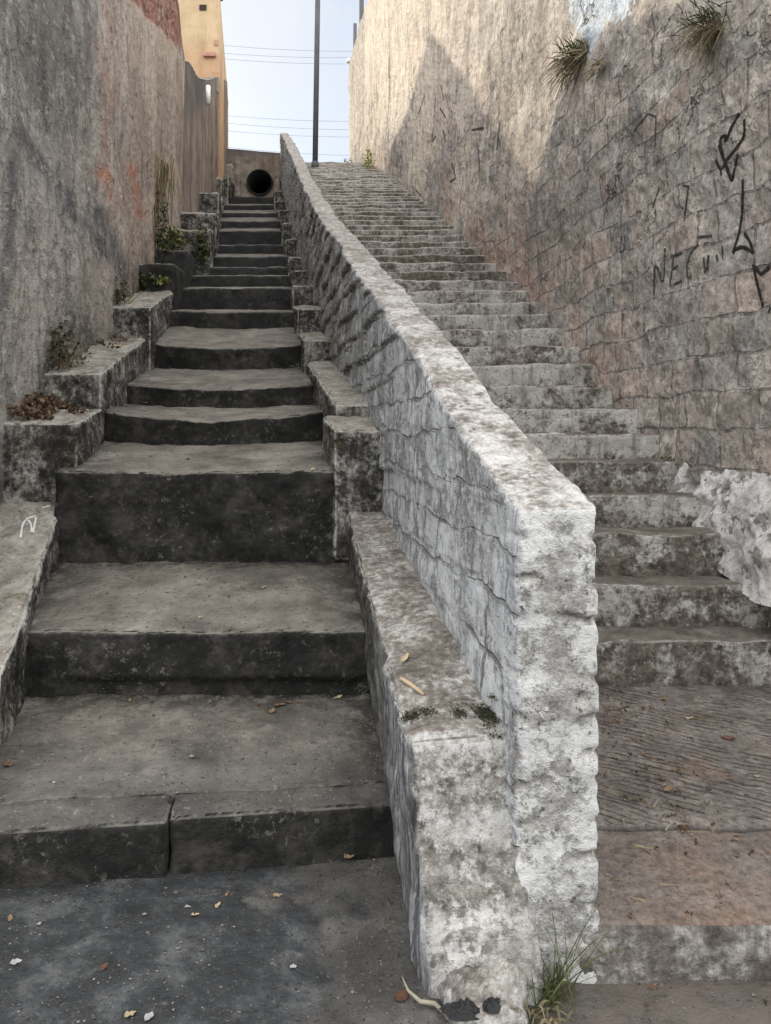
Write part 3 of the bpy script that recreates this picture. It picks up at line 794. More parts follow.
# ------------------------------------------------------------------ pedestrian stairway
ps = empty('pedestrian_stairway', (1.2, 3.7, .27), 'long flight of worn lime-stained stone steps between the white wall and the graffitied wall', 'stairway')
for i, (y0, zb, zn) in enumerate(RS):
    y1 = RS[i + 1][0] if i + 1 < len(RS) else 25.6
    zbk = RS[i + 1][1] if i + 1 < len(RS) else 9.74
    xl0, xl1 = div_xr(y0) - .08, div_xr(y1) - .08
    ext = {5: .08, 6: .06, 7: .05, 8: .03}.get(i, .12)
    jit = random.uniform(-.03, .03)
    xr0 = rwall_x(y0) + ext; xr1 = rwall_x(y1) + .15
    if i < 3: xr0 += .15
    tl = random.uniform(-.012, .012)
    c8 = [[[(xl0, y0 + jit, zb - .3), (xl0, y0 + jit, zn + tl)], [(xl1, y1 + .08, zb - .3), (xl1, y1 + .08, zbk)]],
          [[(xr0, y0 - jit, zb - .3), (xr0, y0 - jit, zn - tl)], [(xr1, y1 + .08, zb - .3), (xr1, y1 + .08, zbk)]]]
    def post(Pp, a, b, c, i=i):
        Pp = Pp.copy(); w = 1 - np.clip(b, 0, 1)
        x, z = Pp[:, 0], Pp[:, 2]
        d, r_, fz, fu = masonry(x, z * 0 + .3, .6, .42, 50 + i, .012)
        Pp[:, 1] += (.012 * sstep(.016, .0, d) - .012 * (r_ - .5)) * w
        Pp[:, 2] += w * c * .012 * fbm(x * 4, i * 2.7, 0, 3, 3)
        return Pp
    block('step', c8, M_step, ps, r=.016, amp=.008, freq=8, seed=200 + i, post=post, pits=1.0)

# ------------------------------------------------------------------ right wall
def inpoly(px, py, poly):
    inside = np.zeros(px.shape, bool); j = len(poly) - 1
    for i in range(len(poly)):
        xi, yi = poly[i]; xj, yj = poly[j]
        c = ((yi > py) != (yj > py)) & (px < (xj - xi) * (py - yi) / (yj - yi + 1e-9) + xi)
        inside ^= c; j = i
    return inside

def blob(Y, Z, cy, cz, ry, rz): return np.exp(-(((Y - cy) / ry) ** 2 + ((Z - cz) / rz) ** 2))

def rwall_top(y):
    return np.where(y < 23, 2.3 + .545 * y, 14.83 + .2 * (y - 23)) + .25 * sstep(24, 22, y) * 0

def build_right_wall():
    yl = [2.6]
    while yl[-1] < 31.6: yl.append(yl[-1] + max(.018, .00082 * yl[-1] ** 2))
    ys = np.array(yl); nv = 460
    v = np.linspace(0, 1, nv)
    Yg, V = np.meshgrid(ys, v, indexing='ij')
    zb = rs_z(np.clip(Yg, 2.1, 40)) - .5
    zt = rwall_top(Yg) + .10 * fbm(Yg * .9, 0, 0, 3, 3)
    Z = zb + V * (zt - zb)
    hst = Z - rs_z(Yg)                       # height above the steps
    d, r, fz, fu = masonry(Yg, Z, .215, .27, 77, .04)
    d2, r2, _, _ = masonry(Yg, Z, .27, .42, 78, .05)
    # plaster survives high up and far away; stone shows low and near
    pn = fbm(Yg * .55, Z * .7, 4, 4, 41)
    plaster = sstep(-.9, .9, pn * .6 + (hst - 2.35 - .05 * (Yg - 5)) * .38 + sstep(7, 13, Yg) * .9)
    plaster = np.clip(plaster * 1.0, 0, 1)
    jn = fbm(Yg * 1.9, Z * 1.9, 0, 3, 42)
    g = sstep(.011 + .0018 * Yg, .001, d) * (1 - .8 * plaster) * sstep(.15, .75, jn + .35 * fbm(Yg * 6, Z * 6, 0, 2, 47))
    lump = fbm(Yg * 2.4, Z * 2.8, 0, 4, 43)
    ledge = np.clip(1 - fz * 1.0, 0, 1)
    D = .012 * lump + .007 * fbm(Yg * 12, Z * 12, 0, 3, 44) + .045 * fbm(Yg * .5, Z * .5, 0, 2, 45) + .010 * fbm(Yg * 5, Z * 5, 0, 3, 46)
    X = rwall_x(Yg) - D
    pink = np.clip(sstep(1.1, .0, hst) * sstep(4.8, 6.5, Yg) * .9 + .5 * sstep(.2, .8, fbm(Yg * .8, Z * .8, 0, 3, 61)), 0, 1) * sstep(-.5, .3, fbm(Yg * 1.2, Z * 1.2, 0, 3, 62))
    ppx = CX + F * X / Yg; ppy = HY - F * (Z - EYE) / Yg
    wob = 7 * fbm(Yg * 6, Z * 6, 0, 3, 63)
    bp = inpoly(ppx + wob, ppy + wob, [(568, -40), (572, 22), (586, 42), (590, 62), (597, 50), (606, 18), (612, 24), (625, 14), (648, -40)])
    bp = bp & (fbm(Yg * 9, Z * 2, 0, 3, 64) > -.75)
    dark = np.zeros_like(Yg)
    for (a, b, ra, rb, w) in [(640, 130, 26, 20, .8), (655, 165, 22, 18, .6), (612, 205, 30, 35, .45), (398, 165, 9, 20, .9), (405, 140, 10, 25, .5), (575, 215, 25, 25, .5), (605, 68, 8, 12, .9), (500, 130, 22, 30, .3), (663, 275, 14, 20, .6), (700, 60, 30, 40, .3)]:
        dark = np.maximum(dark, w * np.exp(-(((ppx - a) / ra) ** 2 + ((ppy - b) / rb) ** 2)))
    for (a, yb, w_, k_) in [(428, 50, 2.5, .55), (468, 95, 1.8, .6), (523, 92, 2.2, .6), (363, 175, 1.3, .8), (518, 90, 3.5, .4), (448, 30, 2, .4)]:
        dark = np.maximum(dark, k_ * np.exp(-((ppx - a + .6 * fbm(Z * 2, a, 0, 2, 6)) / w_) ** 2) * sstep(yb, yb - 12, ppy))
    dark = np.maximum(dark, .55 * sstep(363.5, 362, ppx))
    faces = grid_faces(len(ys), nv)[:, ::-1]
    Vt = np.stack([X, Yg, Z], -1).reshape(-1, 3)
    n0 = len(Vt); ny = len(ys)
    at = dict(groove=g, rnd=r, plaster=plaster, bluepaint=bp.astype(float) * .85, height=hst, pink=pink, dark=np.clip(dark, 0, 1))
    at = {k: a.ravel() for k, a in at.items()}
    # thickness: far end return, top and back
    extra = []; ef = []
    def add(ringA, ringB_pts):
        base = n0 + sum(len(e) for e in extra)
        extra.append(ringB_pts)
        for k in range(len(ringA) - 1):
            ef.append((ringA[k], ringA[k + 1], base + k + 1, base + k))
    top_idx = [i * nv + nv - 1 for i in range(ny)]
    add(top_idx, np.array([Vt[i] + (.5, 0, 0) for i in top_idx]))
    end_idx = [(ny - 1) * nv + j for j in range(nv)]
    add(end_idx, np.array([Vt[i] + (.5, .06, 0) for i in end_idx]))
    st_idx = [j for j in range(nv)]
    add(st_idx, np.array([Vt[i] + (.5, .06, 0) for i in st_idx]))
    bidx = np.arange(0, ny, 6)
    allv = np.concatenate([Vt] + extra)
    faces = np.concatenate([faces, np.array(ef)])
    at = {k: np.concatenate([a, np.full(len(allv) - n0, a.mean() if k in ('plaster', 'rnd') else 0.0)]) for k, a in at.items()}
    wall = empty('stone_wall', (2.0, 3.0, 0), 'tall peeling stone wall with black graffiti along the right side of the steps', 'wall')
    mesh_obj('masonry', allv, faces, M_rwall, wall, True, at)
    # pilaster strip and return at the far end
    c8 = [[[(rwall_x(24.6) - .07, 24.6, 8.8), (rwall_x(24.6) - .07, 24.6, 15.1)], [(rwall_x(25.0) - .07, 25.0, 8.8), (rwall_x(25) - .07, 25.0, 15.2)]],
          [[(rwall_x(24.6) + .1, 24.6, 8.8), (rwall_x(24.6) + .1, 24.6, 15.1)], [(rwall_x(25.0) + .1, 25.0, 8.8), (rwall_x(25) + .1, 25.0, 15.2)]]]
    return wall
rwall = build_right_wall()
rwall_mesh = rwall.children[0]

# ------------------------------------------------------------------ left walls
def build_left_wall():
    yl = [3.2]
    while yl[-1] < 14.75: yl.append(yl[-1] + max(.016, .0011 * yl[-1] ** 2))
    yl[-1] = 14.75
    ys = np.array(yl); nv = 420; v = np.linspace(0, 1, nv)
    Yg, V = np.meshgrid(ys, v, indexing='ij')
    zb = np.interp(Yg, [2.2, 4.6, 7.6, 9.4, 14.6], [-.2, .7, 1.7, 2.6, 4.6]) - .2
    zt = np.where(Yg < 13.6, 4.05 + .40 * Yg - .0 * Yg, 9.49 - .72 * (Yg - 13.6)) + .06 * fbm(Yg * 3, 0, 0, 3, 3)
    Z = zb + V * (zt - zb)
    D = .03 * fbm(Yg * .8, Z * .5, 0, 3, 51) + .012 * fbm(Yg * 5, Z * 2.5, 0, 4, 52) + .006 * fbm(Yg * 22, Z * 12, 0, 3, 53)
    X0 = lwall_x(Yg)
    ppx = CX + F * X0 / Yg; ppy = HY - F * (Z - EYE) / Yg
    wv = 5 * fbm(Yg * 2.2, Z * 2.2, 0, 4, 54)
    def line(x0, y0, x1, y1, w):
        dx, dy = x1 - x0, y1 - y0; t = np.clip(((ppx - x0) * dx + (ppy - y0) * dy) / (dx * dx + dy * dy), 0, 1)
        return np.exp(-(((ppx - x0 - t * dx + wv) ** 2 + (ppy - y0 - t * dy + wv) ** 2) / w ** 2))
    # diagonal damp band, dark upper area
    stain = .45 * sstep(102, 70, ppx + wv) * sstep(190, 110, ppy - (ppx * .95) + 2.5 * wv)
    for (x0, y0, x1, y1, w, k) in [(22, 132, 104, 250, 11, 1.2), (98, 212, 124, 272, 10, 1.2), (12, 165, 4, 330, 8, .9), (84, 40, 90, 205, 6, .6), (46, 60, 40, 150, 7, .6), (22, 20, 18, 140, 6, .6), (64, 90, 70, 190, 6, .5), (30, 90, 60, 140, 12, .5), (92, 190, 78, 30, 10, .5), (-6, 230, 10, 400, 12, .55), (60, 190, 82, 240, 8, .4)]:
        stain = np.maximum(stain, k * line(x0, y0, x1, y1, w))
    crack = line(66, 230, 84, 254, 1.6) * .9
    crack = np.maximum(crack, line(140, 148, 150, 172, 1.6))
    red = np.zeros_like(Yg)
    for (x0, y0, x1, y1, w, k) in [(103, 0, 108, 40, 4, .7), (104, 95, 105, 160, 3, .5), (102, 170, 108, 194, 6, 1.2), (131, 168, 139, 216, 5.5, 1.2), (96, 40, 112, 100, 6, .45), (150, 150, 156, 170, 4, .5), (118, 200, 122, 206, 6, .4), (125, 190, 140, 215, 2, .5)]:
        red = np.maximum(red, k * line(x0, y0, x1, y1, w))
    brick = sstep(-4, 4, (ppx - 132) * .95 - (ppy - 3) + wv * .8) * (ppy < 85)
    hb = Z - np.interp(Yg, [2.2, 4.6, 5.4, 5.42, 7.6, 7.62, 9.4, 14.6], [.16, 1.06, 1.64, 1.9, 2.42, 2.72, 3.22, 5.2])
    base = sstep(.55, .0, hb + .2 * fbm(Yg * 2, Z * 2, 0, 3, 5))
    D = D - .04 * brick * (.5 + .5 * fbm(Yg * 4, Z * 12, 0, 3, 8)) - .02 * crack
    seam = 0
    X = X0 + D
    Vt = np.stack([X, Yg, Z], -1).reshape(-1, 3)
    faces = grid_faces(len(ys), nv)
    at = {k: a.ravel() for k, a in dict(stain=np.clip(stain, 0, 1), red=red, brick=brick, base=base, groove=crack).items()}
    n0 = len(Vt); ny = len(ys); extra = []; ef = []
    def add(ringA, pts, flip=False):
        b0 = n0 + sum(len(e) for e in extra); extra.append(pts)
        for k in range(len(ringA) - 1):
            q = (ringA[k], ringA[k + 1], b0 + k + 1, b0 + k); ef.append(q[::-1] if flip else q)
    ti = [i * nv + nv - 1 for i in range(ny)]; add(ti, np.array([Vt[i] + (-.45, 0, .01) for i in ti]), True)
    ei = [(ny - 1) * nv + j for j in range(nv)]; add(ei, np.array([Vt[i] + (-.45, -.02, 0) for i in ei]))
    si = [j for j in range(nv)]; add(si, np.array([Vt[i] + (-.45, -.02, 0) for i in si]))
    allv = np.concatenate([Vt] + extra); faces = np.concatenate([faces, np.array(ef)])
    m = len(allv) - n0
    at = {k: np.concatenate([a, np.full(m, .4 if k == 'stain' else 0.)]) for k, a in at.items()}
    o = mesh_obj('rendered_wall', allv, faces, M_lwall, None, True, at)
    return setp(o, 'tall grey cement-rendered wall with dark damp stains and red paint marks on the left', 'wall')
lwall = build_left_wall()

def build_far_left():
    ys = np.linspace(14.45, 25.2, 90); nv = 160; v = np.linspace(0, 1, nv)
    Yg, V = np.meshgrid(ys, v, indexing='ij')
    px = np.interp(Yg, [14.4, 14.8, 20.3, 25.2, 26], [178.5, 182.5, 219.5, 227, 228])
    X = (px - CX) / F * Yg
    zb = Yg * .42 - 2.6
    ztop = np.interp(Yg, [14.7, 15.8, 17.2, 18.4, 20.3, 25.2], [8.6, 9.05, 9.35, 9.85, 10.8, 12.9])
    Z = zb + V * (ztop - zb)
    X = X + .05 * fbm(Yg * 1.3, Z * .2, 0, 3, 71) + .02 * fbm(Yg * 5, Z * 2, 0, 3, 72)
    td = sstep(1.7, .2, ztop - Z + .5 * fbm(Yg, Z, 0, 3, 2)) * sstep(19.5, 17.0, Yg)
    Vt = np.stack([X, Yg, Z], -1).reshape(-1, 3); n0 = len(Vt)
    faces = grid_faces(len(ys), nv); ny = len(ys); extra = []; ef = []
    ti = [i * nv + nv - 1 for i in range(ny)]; extra.append(np.array([Vt[i] + (-.4, 0, 0) for i in ti]))
    for k in range(ny - 1): ef.append((ti[k + 1], ti[k], n0 + k, n0 + k + 1))
    b0 = n0 + ny; ei = [(ny - 1) * nv + j for j in range(nv)]; extra.append(np.array([Vt[i] + (-.4, 0, 0) for i in ei]))
    for k in range(nv - 1): ef.append((ei[k], ei[k + 1], b0 + k + 1, b0 + k))
    allv = np.concatenate([Vt] + extra)
    o = mesh_obj('retaining_wall', allv, np.concatenate([faces, np.array(ef)]), M_fleft, None, True, {'topdark': np.concatenate([td.ravel(), np.zeros(len(allv) - n0)])})
    return setp(o, 'streaked brown-grey retaining wall below the ochre building at the far left', 'wall')
fleft = build_far_left()
V_, F_ = tube([P(199, 88, 16.6) + (.22, -.1, 0), P(199, 106, 16.6) + (.22, -.1, 0)], .05, 10)
M_pvc = mat_simple('white_plastic', (.68, .68, .66), (.8, .8, .78), 20, .45)
o = mesh_obj('downpipe', V_, F_, M_pvc); setp(o, 'short white plastic pipe hanging on the far left retaining wall', 'pipe')

# ------------------------------------------------------------------ ochre building
def box_vf(x0, x1, y0, y1, z0, z1):
    v = [(x0, y0, z0), (x1, y0, z0), (x1, y1, z0), (x0, y1, z0), (x0, y0, z1), (x1, y0, z1), (x1, y1, z1), (x0, y1, z1)]
    return v, [(0, 3, 2, 1), (4, 5, 6, 7), (0, 1, 5, 4), (1, 2, 6, 5), (2, 3, 7, 6), (3, 0, 4, 7)]

bY, bX = 20.3, -4.36
bld = empty('ochre_building', (-6.5, bY, 8), 'ochre painted building with a bare facade above the left wall at the top', 'building')
s = NT('ochre_paint')
oc = s.ramp(s.noise(1.2, 8, .65), [(.3, (.50, .37, .225)), (.55, (.64, .49, .315)), (.75, (.74, .60, .42))])
oc = s.mix(s.rng(s.noise(1, 7, .7, s.vec((3, 3, .5))), .5, .68, 0, .55), oc, (.36, .25, .155))
oc = s.mix(s.rng(s.xyz()[2], 11.9, 11.1, 0, .5), oc, (.42, .215, .12))
M_ochre = s.done(oc, .9, s.bump(s.noise(5, 8, .7), .02, .5), .2)
T = 12.92; kX, eX, eZ = -5.5, -11.5, 11.55
ring = [(eX, eZ), (kX, T), (bX, T)]
bv = []
for (yy_, sh) in ((bY, 0.0), (26.6, -1.07)):
    for (xx_, zt_) in ring: bv += [(xx_ + (sh if xx_ > -11 else 0), yy_, 6.0), (xx_ + (sh if xx_ > -11 else 0), yy_, zt_)]
mesh_obj('facade', bv, [(0, 2, 3, 1), (2, 4, 5, 3), (6, 7, 9, 8), (8, 9, 11, 10), (4, 10, 11, 5), (0, 1, 7, 6), (1, 3, 9, 7), (3, 5, 11, 9)], M_ochre, bld, False)
v, f = box_vf(kX, bX + .03, bY - .03, bY + .22, T + .004, T + .05)
mesh_obj('parapet_coping', v, f, mat_simple('coping', (.35, .3, .25), (.5, .44, .36), 3), bld, False)
M_darkhole = mat_simple('dark_recess', (.035, .03, .026), (.06, .05, .043), 9)
def quadbox(name, px0, py0, px1, py1, y, dep, mat, parent=bld):
    a = P(px0, py1, y); b = P(px1, py0, y)
    v, f = box_vf(a[0], b[0], y - dep, y + .05, a[2], b[2]); return mesh_obj(name, v, f, mat, parent, False)
quadbox('vent', 199.5, 5, 206.5, 10.5, bY, .02, M_darkhole)
quadbox('window_ledge', 204, 54, 216, 57.5, bY, .10, mat_simple('pink_brick', (.40, .20, .15), (.55, .32, .25), 8))
quadbox('ledge_shadow_strip', 205, 53, 215.5, 54, bY, .03, M_darkhole)  # solid dark strip, colour standing in for a shaded gap above the ledge
quadbox('brick_patch', 214, 40, 218.5, 46, bY, .012, mat_simple('bare_brick', (.30, .17, .11), (.50, .33, .22), 8))
quadbox('brick_patch', 201, 72, 219, 80, bY, .01, mat_simple('bare_brick_low', (.36, .20, .12), (.55, .36, .23), 3))
quadbox('meter_box', 209.5, 80.5, 218.5, 93, bY - .15, .2, mat_simple('pale_blue_metal', (.17, .24, .28), (.26, .33, .37), 6, .5))
quadbox('concrete_patch', 203, 80.5, 209, 87, bY - .12, .1, mat_simple('grey_patch', (.13, .125, .12), (.33, .31, .28), 3))

# ------------------------------------------------------------------ head wall and pipe
s = NT('headwall_cement')
hc = s.ramp(s.noise(2.2, 8, .7), [(.3, (.12, .10, .082)), (.5, (.25, .215, .18)), (.74, (.40, .36, .31))])
hc = s.mix(s.rng(s.noise(1, 7, .7, s.vec((3, 3, .6))), .48, .7, 0, .7), hc, (.14, .11, .08))
hc = s.mix(s.rng(s.xyz()[2], 10.15, 10.4, 0, .7), hc, (.09, .092, .10))
M_head = s.done(hc, .93, s.bump(s.noise(5, 8, .7), .04, .8), .15)
hw_y = 24.55
xl, xr = P(221, 0, hw_y)[0], P(281, 0, hw_y)[0]
pc = P(260, 183, hw_y); pr_ = .415
def headwall():
    """wall sheet with a true round hole, 0.4 m thick"""
    zb, ztl, ztr = 7.9, P(0, 147, hw_y)[2], P(0, 153, hw_y)[2]
    K = 72; rings = 9; V = []; Fc = []
    xc, zc = pc[0], pc[2]
    for s_, yy in ((0, hw_y), (1, hw_y + .4)):
        for r in range(rings):
            t = r / (rings - 1)
            for k in range(K):
                a = 2 * math.pi * k / K
                ca, sa = math.cos(a), math.sin(a)
                # outer rectangle hit
                ts = []
                if ca > 1e-6: ts.append((xr - xc) / ca)
                if ca < -1e-6: ts.append((xl - xc) / ca)
                ztop = ztl + (ztr - ztl) * .6
                if sa > 1e-6: ts.append((ztop - zc) / sa)
                if sa < -1e-6: ts.append((zb - zc) / sa)
                R = min(ts)
                rr = pr_ + (R - pr_) * t ** 1.3
                x, z = xc + rr * ca, zc + rr * sa
                if t == 1 and z > ztop - .01: z += (ztl - ztr) * (.5 - (x - xl) / (xr - xl)) * .9
                V.append((x, yy + .02 * float(fbm(x * 3, z * 3, s_, 3, 4)), z))
    n = rings * K
    for s_ in (0, 1):
        for r in range(rings - 1):
            for k in range(K):
                q = (s_ * n + r * K + k, s_ * n + r * K + (k + 1) % K, s_ * n + (r + 1) * K + (k + 1) % K, s_ * n + (r + 1) * K + k)
                Fc.append(q[::-1] if s_ == 0 else q)
    for r in (0, rings - 1):
        for k in range(K):
            q = (r * K + k, r * K + (k + 1) % K, n + r * K + (k + 1) % K, n + r * K + k)
            Fc.append(q)
    return V, Fc
v, f = headwall()
hw = mesh_obj('head_wall', v, f, M_head, None, False); setp(hw, 'stained cement head wall closing the top of the spillway, around the drain pipe', 'wall')
# pipe: ring lip and deep dark bore
pipe = empty('drain_pipe', (pc[0], hw_y, pc[2]), 'round dark drain pipe mouth set in the head wall at the stair top', 'pipe')
def ring(y0, y1, r0, r1, K=48):
    V = []; Fc = []
    prof = [(r0, y0), (r1, y0), (r1, y1), (r0, y1)]
    for k in range(K):
        a = 2 * math.pi * k / K
        for (r, y) in prof: V.append((pc[0] + r * math.cos(a), y, pc[2] + r * math.sin(a)))
    for k in range(K):
        for j in range(4):
            Fc.append((k * 4 + j, k * 4 + (j + 1) % 4, ((k + 1) % K) * 4 + (j + 1) % 4, ((k + 1) % K) * 4 + j))
    return V, Fc
v, f = ring(hw_y - .10, hw_y + 3.0, .375, .412)
M_pipe = mat_simple('black_pipe', (.014, .015, .016), (.03, .031, .033), 5, .6)
mesh_obj('pipe_wall', v, f, M_pipe, pipe)
K = 40
v = [(pc[0], hw_y + 2.9, pc[2])] + [(pc[0] + .375 * math.cos(2 * math.pi * k / K), hw_y + 2.9, pc[2] + .375 * math.sin(2 * math.pi * k / K)) for k in range(K)]
mesh_obj('pipe_end', v, [(0, 1 + k, 1 + (k + 1) % K) for k in range(K)], M_pipe, pipe)
# loose stones stacked beside the pipe
M_stone = mat_simple('rough_stone', (.14, .115, .095), (.40, .35, .30), 4, .95, .04)
for k, (px0, py0, px1, py1, y, lab) in enumerate([(222, 163, 233, 176, 23.6, 'rough grey stone wedged against the head wall, upper one left of the pipe'),
                                              (219, 176, 228, 187, 22.9, 'pale squared stone on the left kerb just below the head wall'),
                                              (274, 178, 281, 190, 23.2, 'rough stone leaning right of the pipe mouth'),
                                              (233, 160, 240, 190, 24.3, 'narrow upright stone pier left of the pipe mouth')]):
    a = P(px0, py1, y); b = P(px1, py0, y)
    c8 = [[[(a[0], y, a[2] - (.25)), (a[0] + .02, y, b[2])], [(a[0], y + .4, a[2] - .25), (a[0], y + .4, b[2] - .03)]], [[(b[0], y, a[2] - .25), (b[0] - .03, y, b[2] - .02)], [(b[0], y + .4, a[2] - .25), (b[0], y + .4, b[2])]]]
    o = block('loose_stone', c8, M_stone, None, r=.06, amp=.03, freq=4, seed=300 + k, cell=.05)
    setp(o, lab, 'stone', 'loose stones at the stair top')

# ------------------------------------------------------------------ whitewashed rubble at the foot of the right wall
def rubble():
    nu, nv = 130, 90
    u = np.linspace(0, 1, nu); v = np.linspace(0, 1, nv)
    U, Vv = np.meshgrid(u, v, indexing='ij')
    # a low heap leaning on the wall, y 3.95..4.95
    y = 3.45 + U * 1.5
    z0 = np.interp(y, [3.45, 3.9, 4.2, 4.5, 4.95], [.66, .66, .74, .88, 1.08])
    ztop = np.interp(U, [0, .12, .45, .8, 1], [1.30, 1.34, 1.33, 1.31, 1.27]) + .03 * fbm(U * 6, 0, 0, 3, 5)
    out = np.interp(U, [0, .1, .3, .6, .85, 1], [.08, .10, .10, .085, .07, .03]) * (1 + .3 * fbm(U * 5, Vv * 3, 0, 3, 6))
    ang = Vv * math.pi / 2
    x = rwall_x(y) - out * np.cos(ang) ** .6 + .10 * Vv
    z = z0 + (ztop - z0) * np.sin(ang) ** .8
    n = .035 * fbm(x * 4, y * 4, z * 4, 4, 91) + .012 * fbm(x * 18, y * 18, z * 18, 3, 92)
    x = x - n * np.cos(ang); z = z + n * np.sin(ang)
    y = y - .05 * fbm(x * 6, z * 6, U * 2, 3, 93)
    # hollow on the far side
    hol = np.exp(-(((U - .80) / .05) ** 2 + ((Vv - .45) / .2) ** 2))
    x = x + .12 * hol
    gr = np.clip(hol * 1.2 + .8 * np.clip(-fbm(y * 7, z * 7, 0, 3, 94) - .35, 0, 1), 0, 1)
    V = np.stack([x, y, z], -1).reshape(-1, 3)
    return mesh_obj('rubble_heap', V, grid_faces(nu, nv)[:, ::-1], M_rub, None, True, {'groove': gr.ravel(), 'rnd': np.full(gr.size, .5), 'edge': np.zeros(gr.size)})
s = NT('limewashed_rubble')
gr = s.attr('groove')
rc = s.ramp(s.noise(6, 5, .76), [(.34, (.33, .325, .315)), (.5, (.54, .53, .515)), (.66, (.66, .65, .635))])
rc = s.mix(s.rng(s.m('MULTIPLY', s.rng(s.noise(6, 5, .76), .53, .57), 1.0), 0, 1, 0, .8), rc, s.ramp(s.noise(30, 7, .7), [(.35, (.06, .055, .05)), (.65, (.24, .22, .20))]))
rc = s.mix(s.rng(gr, .3, .9, 0, .9), rc, (.045, .04, .036))
M_rub = s.done(rc, .93, s.bump(s.noise(18, 10, .72), .03, .85), .2)
rub = rubble(); setp(rub, 'lumpy whitewashed rubble heaped against the right wall beside the lower steps', 'rubble')

# ------------------------------------------------------------------ poles and wires
M_pole = mat_simple('painted_steel', (.09, .095, .105), (.13, .135, .145), 3, .9, 0, .05)
M_wire = mat_simple('wire', (.30, .32, .35), (.40, .42, .45), 3, .6)
pole = empty('utility_pole', (P(315, 0, 21.8)[0], 21.8, float(rs_z(21.8))), 'slim grey metal pole standing on the upper steps beside the white wall', 'pole')
b = P(315, 0, 21.8); pb = np.array([b[0], 21.8, float(rs_z(21.8)) - .1]); pt = P(318.6, -60, 21.8)
v, f = tube([pb, pt], [.078, .072], 16); mesh_obj('shaft', v, f, M_pole, pole)
v, f = tube([pb, pb + (0, 0, .22)], [.12, .10], 16); mesh_obj('base_collar', v, f, M_pole, pole)
for (px, py, Y, r, lab, far) in [(355, 24, 36, .085, 'short dark pole with a small white insulator behind the right wall', True), (361.5, -60, 34, .10, 'tall dark pole half hidden behind the right wall top', False)]:
    b = P(px, 0, Y)
    po = empty('utility_pole', (b[0], Y, 9.7), lab, 'pole')
    v, f = tube([(b[0], Y, 9.6), P(px, py, Y)], [r * 1.15, r], 14); mesh_obj('shaft', v, f, M_pole, po)
    if far:
        a = P(349, 62, Y); 
        v, f = tube([P(355, 62, Y), a], .03, 8); mesh_obj('bracket', v, f, M_pole, po)
        v, f = tube([a + (0, 0, -.03), a + (0, 0, .18)], [.11, .06], 12); mesh_obj('insulator', v, f, M_pvc, po)
for k, (y0, y1, lab) in enumerate([(46, 52, 'uppermost thin wire crossing the sky gap'), (55, 57, 'second thin wire from the top across the sky'), (60, 64, 'third wire from the top, ending at the white insulator'),
                                (116, 122, 'highest wire of the lower bundle across the sky'), (123, 131, 'second wire of the lower bundle across the sky'), (131, 138, 'third wire of the lower bundle across the sky'), (146, 158, 'lowest wire just above the stair top')]):
    Y = 34 + k * .15
    a, b = P(150, y0 - 3, Y), P(440, y1 + 3, Y)
    pts = [a + (b - a) * t - np.array([0, 0, .35 * 4 * t * (1 - t)]) + np.array([0, 0, .3]) for t in np.linspace(0, 1, 20)]
    v, f = tube(pts, .008, 6); o = mesh_obj('overhead_wire', v, f, M_wire); setp(o, lab, 'wire', 'overhead wires')

# ------------------------------------------------------------------ ray helper (puts things on real surfaces)
bpy.context.view_layer.update()
dg = bpy.context.evaluated_depsgraph_get()
cam_o = Vector((0, 0, EYE))
def hit(px, py):
    d = Vector(((px - CX) / F, 1.0, (HY - py) / F)).normalized()
    ok, loc, nrm, idx, ob, mt = scene.ray_cast(dg, cam_o, d)
    return np.array(loc), np.array(nrm)
def drop(x, y, z=6.0):
    ok, loc, nrm, idx, ob, mt = scene.ray_cast(dg, Vector((x, y, z)), Vector((0, 0, -1)))
    return np.array(loc), np.array(nrm)

# ------------------------------------------------------------------ graffiti
def ribbon_graffiti(strokes, width, mat, parent, off=.006, label=None, name='graffiti'):
    V = []; Fc = []
    for st in strokes:
        for _ in range(2 if len(st) > 3 else 0):
            q = [st[0]]
            for (a0, b0_), (a1, b1_) in zip(st[:-1], st[1:]):
                q += [(a0 * .75 + a1 * .25, b0_ * .75 + b1_ * .25), (a0 * .25 + a1 * .75, b0_ * .25 + b1_ * .75)]
            st = q + [st[-1]]
        pts = [];
        for (x0, y0), (x1, y1) in zip(st[:-1], st[1:]):
            n = max(2, int(math.hypot(x1 - x0, y1 - y0) / 1.3))
            for t in np.linspace(0, 1, n, endpoint=False): pts.append((x0 + (x1 - x0) * t, y0 + (y1 - y0) * t))
        pts.append(st[-1])
        hs = [hit(*p) for p in pts]
        L = np.array([h[0] for h in hs]); N = np.mean([h[1] for h in hs], axis=0); N /= np.linalg.norm(N)
        wj = width * (1 + .25 * np.array([float(vnoise(i * .35, 0, 0, 5)) for i in range(len(L))]))
        b0 = len(V)
        for i in range(len(L)):
            t = L[min(i + 1, len(L) - 1)] - L[max(i - 1, 0)]; t = t - N * np.dot(t, N); t /= np.linalg.norm(t) + 1e-9
            s_ = np.cross(N, t)
            for q in (-.5, 0, .5): V.append(L[i] + s_ * wj[i] * q + N * (off if q == 0 else off * .5))
        for i in range(len(L) - 1):
            for q in (0, 1): Fc.append((b0 + i * 3 + q, b0 + i * 3 + q + 1, b0 + i * 3 + q + 4, b0 + i * 3 + q + 3))
    o = mesh_obj(name, V, Fc, mat, parent, True)
    if label: o['label'] = label
    return o
def worn_spray(name, c1, c2, thr):
    s = NT(name)
    col = s.ramp(s.noise(30, 4, .7), [(.3, c1), (.7, c2)])
    s.done(col, .9, None, .1)
    s.put(s.b.inputs['Alpha'], s.rng(s.noise(42, 4, .78), thr + .06, thr - .05))
    return s.mat
M_spray = worn_spray('black_spray_paint', (.014, .013, .013), (.040, .037, .035), .60)
